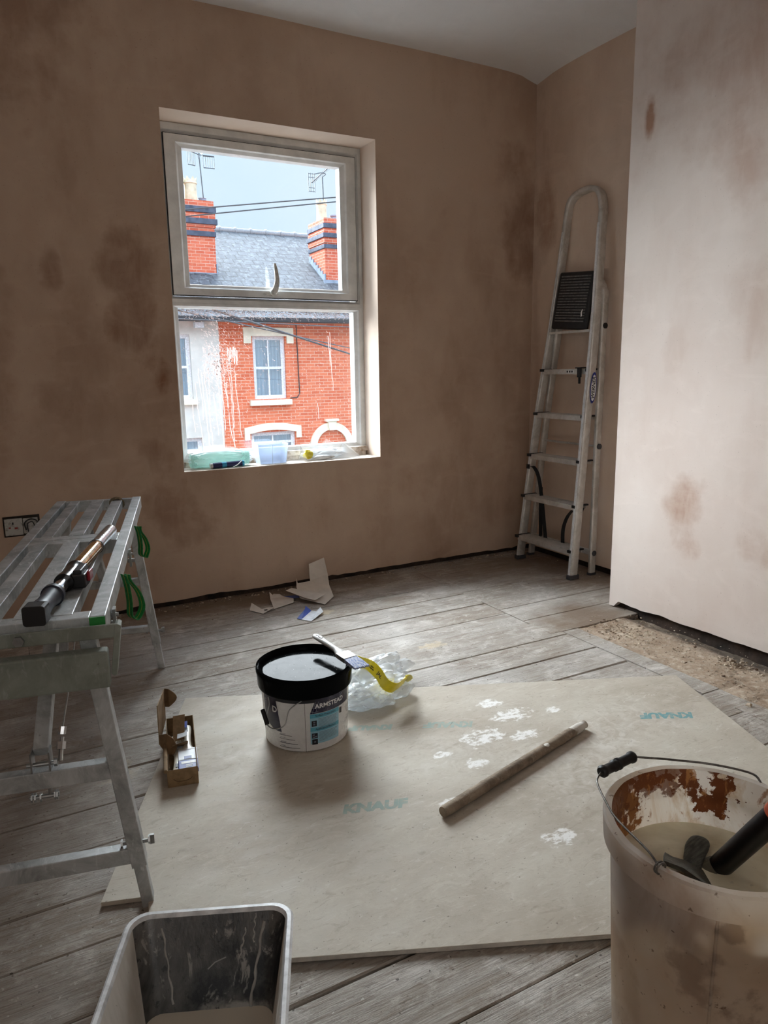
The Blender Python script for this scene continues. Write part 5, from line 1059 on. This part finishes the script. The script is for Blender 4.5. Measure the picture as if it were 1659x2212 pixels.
# wire bail lying back on the rim
m_wire = plain('grimy_wire', (128, 122, 116), .4, .7, var=.2, nscale=80); zz = .4045
e0 = KC + Vector((-.160, -.033, .400)); e1 = KC + Vector((.160, .033, .400))
bm = BM(); tube(bm, smoothp([e0 + Vector((-.002, 0, .004)), (.768, .644, zz + .006), (.786, .718, zz + .004), (.801, .756, zz + .006), (.828, .806, zz + .010), (.856, .823, zz + .012)], 5), .0017, 8)
tube(bm, smoothp([(.937, .832, zz + .012), (.977, .806, zz + .010), (1.012, .790, zz + .004), (1.045, .765, zz + .002), (1.075, .730, zz + .001), (1.088, .700, zz + .001), e1], 5), .0020, 8)
for i in range(2): tube(bm, [e0 + Vector((.009 * math.cos(q), .004 * (i - .5), .002 + .008 * math.sin(q))) for q in [6.283 * k / 14 for k in range(14)]], .0016, 6, closed=True)
hd = obj('wire_handle', bm, m_wire, bucket, smooth=50)
g0, g1 = Vector((.852, .822, zz + .012)), Vector((.941, .832, zz + .012)); bm = BM()
sweep(bm, [g0.lerp(g1, t) for t in (0, .04, .10, .14, .36, .38, .42, .44, .48, .50, .54, .56, .60, .62, .86, .90, .96, 1)], circ(.0092, 18), scale=[.85, 1.15, 1.15, .95, .95, 1.12, 1.12, .9, .9, 1.15, 1.15, .9, .9, .95, .95, 1.15, 1.15, .85]); obj('grip', bm, plain('paint_flecked_grip', (30, 29, 28), .5, var=.3, nscale=90), hd, smooth=45)
# tool standing in the bucket
mt_ = thing('mixing_tool', 'black handled tool with an orange end and dark forked blade standing in the bucket', 'tool', (.93, .66, .30))
h0, h1 = Vector((.955, .668, .288)), Vector((.992, .572, .462)); m_flk = plain('splashed_black_handle', (20, 19, 19), .35, var=.4, nscale=70)
hd_ = (h1 - h0)
bm = BM(); sweep(bm, [h0, h0 + hd_ * .3, h0 + hd_ * .6, h0 + hd_ * .66, h1], circ(.0185, 28), scale=[.95, .97, 1, 1.0, 1.0]); th_ = obj('tool_handle', bm, m_flk, mt_, smooth=45)
bm = BM(); sweep(bm, [h0 + hd_ * .78, h0 + hd_ * .80, h0 + hd_ * .95, h0 + hd_ * 1.15, h0 + hd_ * 1.2], circ(.0200, 28), scale=[.95, 1.0, 1.02, 1, .8]); tag(obj('handle_tip', bm, plain('orange_plastic', (196, 92, 62), .4, var=.2, nscale=60), th_, smooth=45), 'worn orange end of the handle')
bm = BM(); sweep(bm, [h0 + Vector((-.018, .012, -.012)), h0 + Vector((-.006, .004, -.004)), h0 + hd_ * .06], circ(.021, 24), scale=[.8, 1.1, .95]); obj('ferrule', bm, plain('grey_ferrule', (112, 108, 92), .3), mt_, smooth=45)
def blade():
    k = Mat('dark_ribbed_rubber', (58, 58, 52), .45); f = k.noise(60, 3, .6, (1, 4, 1)); k.col(k.mix(k.rng(f, .4, .65), (52, 52, 48), (92, 94, 84))); k.bump(f, .4, .002); return k.m
bm = BM(); pts = smoothp([(.905, .668, .302), (.925, .685, .305), (.950, .700, .309), (.968, .708, .312), (.982, .716, .313)], 5)
sweep(bm, pts, [(u * 1.0, v * .32) for u, v in circ(.017, 20)], up=(0, 0, 1), scale=[.7, .72, .75, .78, .8, .85, .9, .93, .95, .98, 1.02, 1.05, 1.05, 1.05, 1.02, 1, .95, .88, .75, .55, .2][:len(pts)])
tri = [(.803, .642, .382), (.832, .632, .366), (.866, .606, .336), (.900, .625, .306), (.928, .668, .302), (.922, .694, .304), (.880, .690, .330), (.835, .668, .368)]
cv = bm.verts.new((.872, .655, .340)); tv = [bm.verts.new(p) for p in tri]; dv = [bm.verts.new((p[0] + .002, p[1] + .004, p[2] - .010)) for p in tri]; cd = bm.verts.new((.874, .659, .328))
for i in range(8): k_ = (i + 1) % 8; bm.faces.new((cv, tv[i], tv[k_])); bm.faces.new((cd, dv[k_], dv[i])); bm.faces.new((tv[i], dv[i], dv[k_], tv[k_]))
obj('forked_blade', bm, blade(), mt_, smooth=50, bevel=.002)

# ------------------------------------------------------------------ paint scuttle
S0 = Vector((.117, 1.151, 0)); sd = Vector((.918, -.398, 0)).normalized(); sb = Vector((-.398, -.918, 0)).normalized()   # sd: left to right, sb: towards the camera
SM = Matrix((sd, sb, Vector((0, 0, -1)))).transposed().to_4x4(); SM.translation = S0 + Vector((0, 0, .20))     # x right, y near, z down
def sp_(x, y, z): return SM @ Vector((x, y, z))
def scut():
    k = Mat('black_scuttle_painted', (18, 18, 20), .3); a = k.noise(7, 6, .7, (1, 1, .35), (2, 0, 0), .5); b = k.noise(26, 6, .7, (1.2, 1.2, .4), (4, 0, 1), .6); e = k.noise(80, 4, .6, (1, 1, .7))
    return k, a, b, e
k, a, b, e = scut()
f = k.math('MULTIPLY', k.rng(a, .40, .62), .48); f = k.math('MAXIMUM', f, k.math('MULTIPLY', k.rng(b, .56, .63), .85)); f = k.math('MULTIPLY', f, k.math('SUBTRACT', 1.0, k.math('MULTIPLY', k.blob((.345, .99, .15), (.05, .05, .09), .5, .4, 22), .92)))
f = k.math('MAXIMUM', f, k.blob((.24, 1.02, .045), (.30, .06, .030), .35, .5, 30)); f = k.math('MULTIPLY', f, k.math('SUBTRACT', 1.0, k.math('MULTIPLY', k.rng(e, .60, .66), .8)))
k.col(k.mix(f, (17, 17, 19), (150, 146, 140))); k.rough(.32); k.bump(k.math('ADD', a, b), .3, .003); m_scb = k.m
k, a, b, e = scut(); s_ = k.noise(13, 5, .6, (1, 1, .25), (0, 3, 0), .4)
c = k.mix(k.rng(a, .4, .65), (214, 208, 200), (186, 180, 170)); c = k.mix(k.rng(s_, .60, .64), c, (240, 236, 230)); c = k.mix(k.math('MULTIPLY', k.rng(e, .70, .74), .9), c, (30, 30, 30)); k.col(c); k.rough(.45); k.bump(s_, .4, .003); m_scs = k.m
m_rimp = plain('paint_smeared_rim', (232, 233, 234), .3, var=.12, nscale=40)
scu = thing('paint_scuttle', 'deep black paint scuttle smeared with pale grey paint on the floor in front', 'paint scuttle', sp_(.135, .15, .20))
WX, LY, DZ = .268, .40, .155
def rr_loop(x0, x1, y0, y1, c, z, n=6):
    o = []
    for cx, cy, s in ((x1 - c, y0 + c, -90), (x1 - c, y1 - c, 0), (x0 + c, y1 - c, 90), (x0 + c, y0 + c, 180)):
        for i in range(n + 1): q = R(s + 90 * i / n); o.append(sp_(cx + c * math.cos(q), cy + c * math.sin(q), z))
    return o
bm = BM(); loops = [rr_loop(.030, WX - .030, .085, LY - .03, .03, .190), rr_loop(-.002, WX + .002, .0, LY, .034, .020), rr_loop(-.004, WX + .004, -.004, LY + .004, .036, .016), rr_loop(-.006, WX + .006, -.006, LY + .006, .036, .004), rr_loop(-.002, WX + .002, -.003, LY, .034, .0), rr_loop(.004, WX - .004, .003, LY - .006, .032, .0), rr_loop(.007, WX - .007, .007, LY - .008, .030, .006), rr_loop(.036, WX - .036, .075, LY - .04, .026, .170)]
VR = [[bm.verts.new(p) for p in l_] for l_ in loops]; n = len(VR[0])
for i in range(len(VR) - 1):
    for j in range(n):
        f = bm.faces.new((VR[i][j], VR[i][(j + 1) % n], VR[i + 1][(j + 1) % n], VR[i + 1][j]))
        if i == 6:
            cc = SM.inverted() @ f.calc_center_median(); f.material_index = 1 if (cc.x < .040 or cc.x > WX - .03) and cc.y > .06 else 0
        if i in (3, 4, 5): f.material_index = 2
        if i in (0, 1, 2): f.material_index = 0
bm.faces.new(VR[0]); bm.faces.new(VR[-1]).material_index = 1
obj('scuttle_body', bm, [m_scb, m_scs, m_rimp], scu, smooth=40)
bm = BM(); q = rr_loop(.026, WX - .026, .060, LY - .030, .028, .140); bm.faces.new([bm.verts.new(p) for p in q]); pt_ = Mat('wet_beige_paint', (200, 190, 174), .25); obj('paint_pool', bm, pt_.m, scu)
# raised runs of paint on the back slope
bm = BM()
def onback(x, t): return sp_(x, .007 + .0622 * t - .0012, .006 + .150 * t)
for x, a_, b_, w_, dr in ((.052, .10, .82, .0024, .020), (.208, .02, .30, .0020, -.004), (.222, .10, .95, .0034, -.026), (.192, .15, .45, .0022, -.012), (.238, .04, .10, .0030, 0)):
    pts = [onback(x + dr * t + .0015 * math.sin(t * 20 + x * 90), a_ + (b_ - a_) * t) for t in [i / 14 for i in range(15)]]; tube(bm, pts, w_, 8, scale=[.6 + .5 * random.random() for _ in pts])
tube(bm, [onback(.128, .52), onback(.140, .46), onback(.158, .42)], .0016, 6)
tag(obj('paint_runs', bm, plain('drying_grey_paint', (166, 162, 156), .4), scu, smooth=50), 'thick runs of pale grey paint', kind='stuff')

# ------------------------------------------------------------------ torn card by the wall
m_paper = plain('white_card', (222, 214, 204), .8, var=.04, nscale=12); m_pblue = plain('blue_printed_card', (48, 78, 168), .5); m_pwh = plain('glossy_white_card', (232, 236, 242), .35)
def card(name, lab, faces, mts=None, group='torn card scraps by the window wall', th=.0010):
    bm = BM(); V = {}
    for i, f in enumerate(faces):
        vs = []
        for p in f[0]:
            if p not in V: V[p] = bm.verts.new(p)
            vs.append(V[p])
        q = bm.faces.new(vs); q.material_index = f[1]
    o = tag(obj(name, bm, mts or [m_paper, m_pblue]), lab, 'card scrap', group); s = o.modifiers.new('thickness', 'SOLIDIFY'); s.thickness = th; return o
card('torn_card', 'largest torn white card scrap propped up against the window wall foot', [
    (((1.215, 3.155, .018), (1.300, 3.050, .002), (1.378, 3.120, .010), (1.404, 3.230, .035), (1.330, 3.300, .050), (1.262, 3.300, .048), (1.240, 3.262, .042)), 0),
    (((1.404, 3.230, .035), (1.330, 3.300, .050), (1.338, 3.335, .072), (1.350, 3.360, .122), (1.440, 3.370, .142), (1.428, 3.300, .072)), 0),
    (((1.240, 3.262, .042), (1.262, 3.300, .048), (1.262, 3.318, .070)), 0)])
card('torn_card', 'folded torn card scrap with a blue patch lying left of the largest one', [
    (((1.066, 3.110, .002), (1.180, 3.150, .004), (1.195, 3.190, .010), (1.165, 3.245, .010), (1.092, 3.235, .012)), 0),
    (((1.092, 3.235, .012), (1.165, 3.245, .010), (1.150, 3.262, .020), (1.118, 3.258, .028), (1.112, 3.262, .022), (1.098, 3.262, .040)), 0),
    (((1.165, 3.245, .010), (1.195, 3.190, .010), (1.235, 3.205, .006), (1.225, 3.24, .008)), 1)])
card('torn_card', 'narrow pale card strip lying over the largest torn scrap', [(((1.205, 3.235, .050), (1.290, 3.170, .034), (1.330, 3.115, .030), (1.262, 3.080, .022), (1.232, 3.120, .026), (1.170, 3.225, .046)), 0)])
card('torn_card', 'smallest curled card scrap furthest left along the window wall foot', [
    (((.960, 3.150, .002), (1.000, 3.075, .001), (1.012, 3.128, .006), (.985, 3.195, .022)), 0), (((1.000, 3.075, .001), (1.070, 3.112, .010), (1.045, 3.135, .006), (1.012, 3.128, .006)), 0)])
bm = BM(); box(bm, (1.018, 3.103, .0052), (1.032, 3.113, .0072)); obj('card_mark', bm, plain('small_ink_mark', (90, 80, 74), .8), bpy.data.objects['torn_card.003'])
card('blue_card', 'blue and glossy white folded card scrap lying alone on the floorboards', [
    (((1.108, 2.925, .004), (1.122, 2.905, .003), (1.200, 2.975, .010), (1.185, 3.010, .026), (1.172, 2.985, .020)), 1), (((1.122, 2.905, .003), (1.150, 2.858, .004), (1.238, 2.925, .014), (1.240, 2.962, .024), (1.215, 2.955, .010), (1.200, 2.975, .010)), 2)], [m_paper, m_pblue, m_pwh])

# ------------------------------------------------------------------ old double socket on the wall, half ripped out
so = thing('socket_box', 'old white double socket plate with a messy cable hole low on the left wall', 'socket', (.056, YW, .468))
def sock():
    k = Mat('grubby_socket', (176, 174, 168), .5); f = k.noise(50, 5, .7); k.col(k.mix(k.rng(f, .5, .7), (178, 176, 170), (110, 100, 90))); return k.m
bm = BM(); box(bm, (-.014, YW - .003, .424), (.128, YW - .0005, .512)); obj('backing_hole', bm, plain('dark_cut_plaster', (44, 36, 30), .95, nscale=80), so, bevel=.001)
bm = BM(); box(bm, (-.009, YW - .012, .431), (.060, YW - .002, .503)); obj('socket_plate', bm, sock(), so, bevel=.002)
bm = BM(); box(bm, (.062, YW - .010, .434), (.120, YW - .002, .500)); obj('socket_plate', bm, sock(), so, bevel=.002)
bm = BM(); box(bm, (.020, YW - .0135, .478), (.026, YW - .0115, .488)); obj('earth_slot', bm, m_black, so)
bm = BM(); box(bm, (.006, YW - .0135, .462), (.014, YW - .0115, .468)); box(bm, (.028, YW - .0135, .458), (.040, YW - .0115, .466)); obj('red_switch_mark', bm, plain('red_mark', (150, 50, 40), .6), so)
bm = BM(); tube(bm, smoothp([(.072, YW - .012, .450), (.068, YW - .014, .480), (.090, YW - .016, .496), (.116, YW - .014, .486), (.112, YW - .012, .458)], 5), .0028, 8); tube(bm, smoothp([(.080, YW - .012, .440), (.078, YW - .015, .475), (.098, YW - .015, .484), (.106, YW - .012, .462)], 5), .0022, 8); obj('loose_cable', bm, m_black, so, smooth=50)
# a few larger plaster lumps on the hearth
for i, (x, y, s, lab) in enumerate(((2.352, 1.640, .018, 'largest pale plaster lump in the small heap beside the chimney breast'), (2.338, 1.600, .013, 'flat plaster lump on the near side of the small heap'), (2.372, 1.610, .012, 'plaster lump tucked closest to the chimney breast foot'), (2.330, 1.655, .010, 'small plaster lump on the far side of the heap'), (2.360, 1.545, .010, 'single plaster lump nearest the camera on the hearth'))):
    bm = BM(); chip(bm, x, y, .001, s, .6); tag(obj('plaster_lump', bm, m_chip, bevel=.0008), lab, 'plaster lump', 'plaster lumps by the chimney breast')
bm = BM(); chip(bm, 2.075, 1.375, .002, .013, .5); tag(obj('plaster_lump', bm, m_chip), 'brown plaster lump against the right edge of the plasterboard', 'plaster lump')
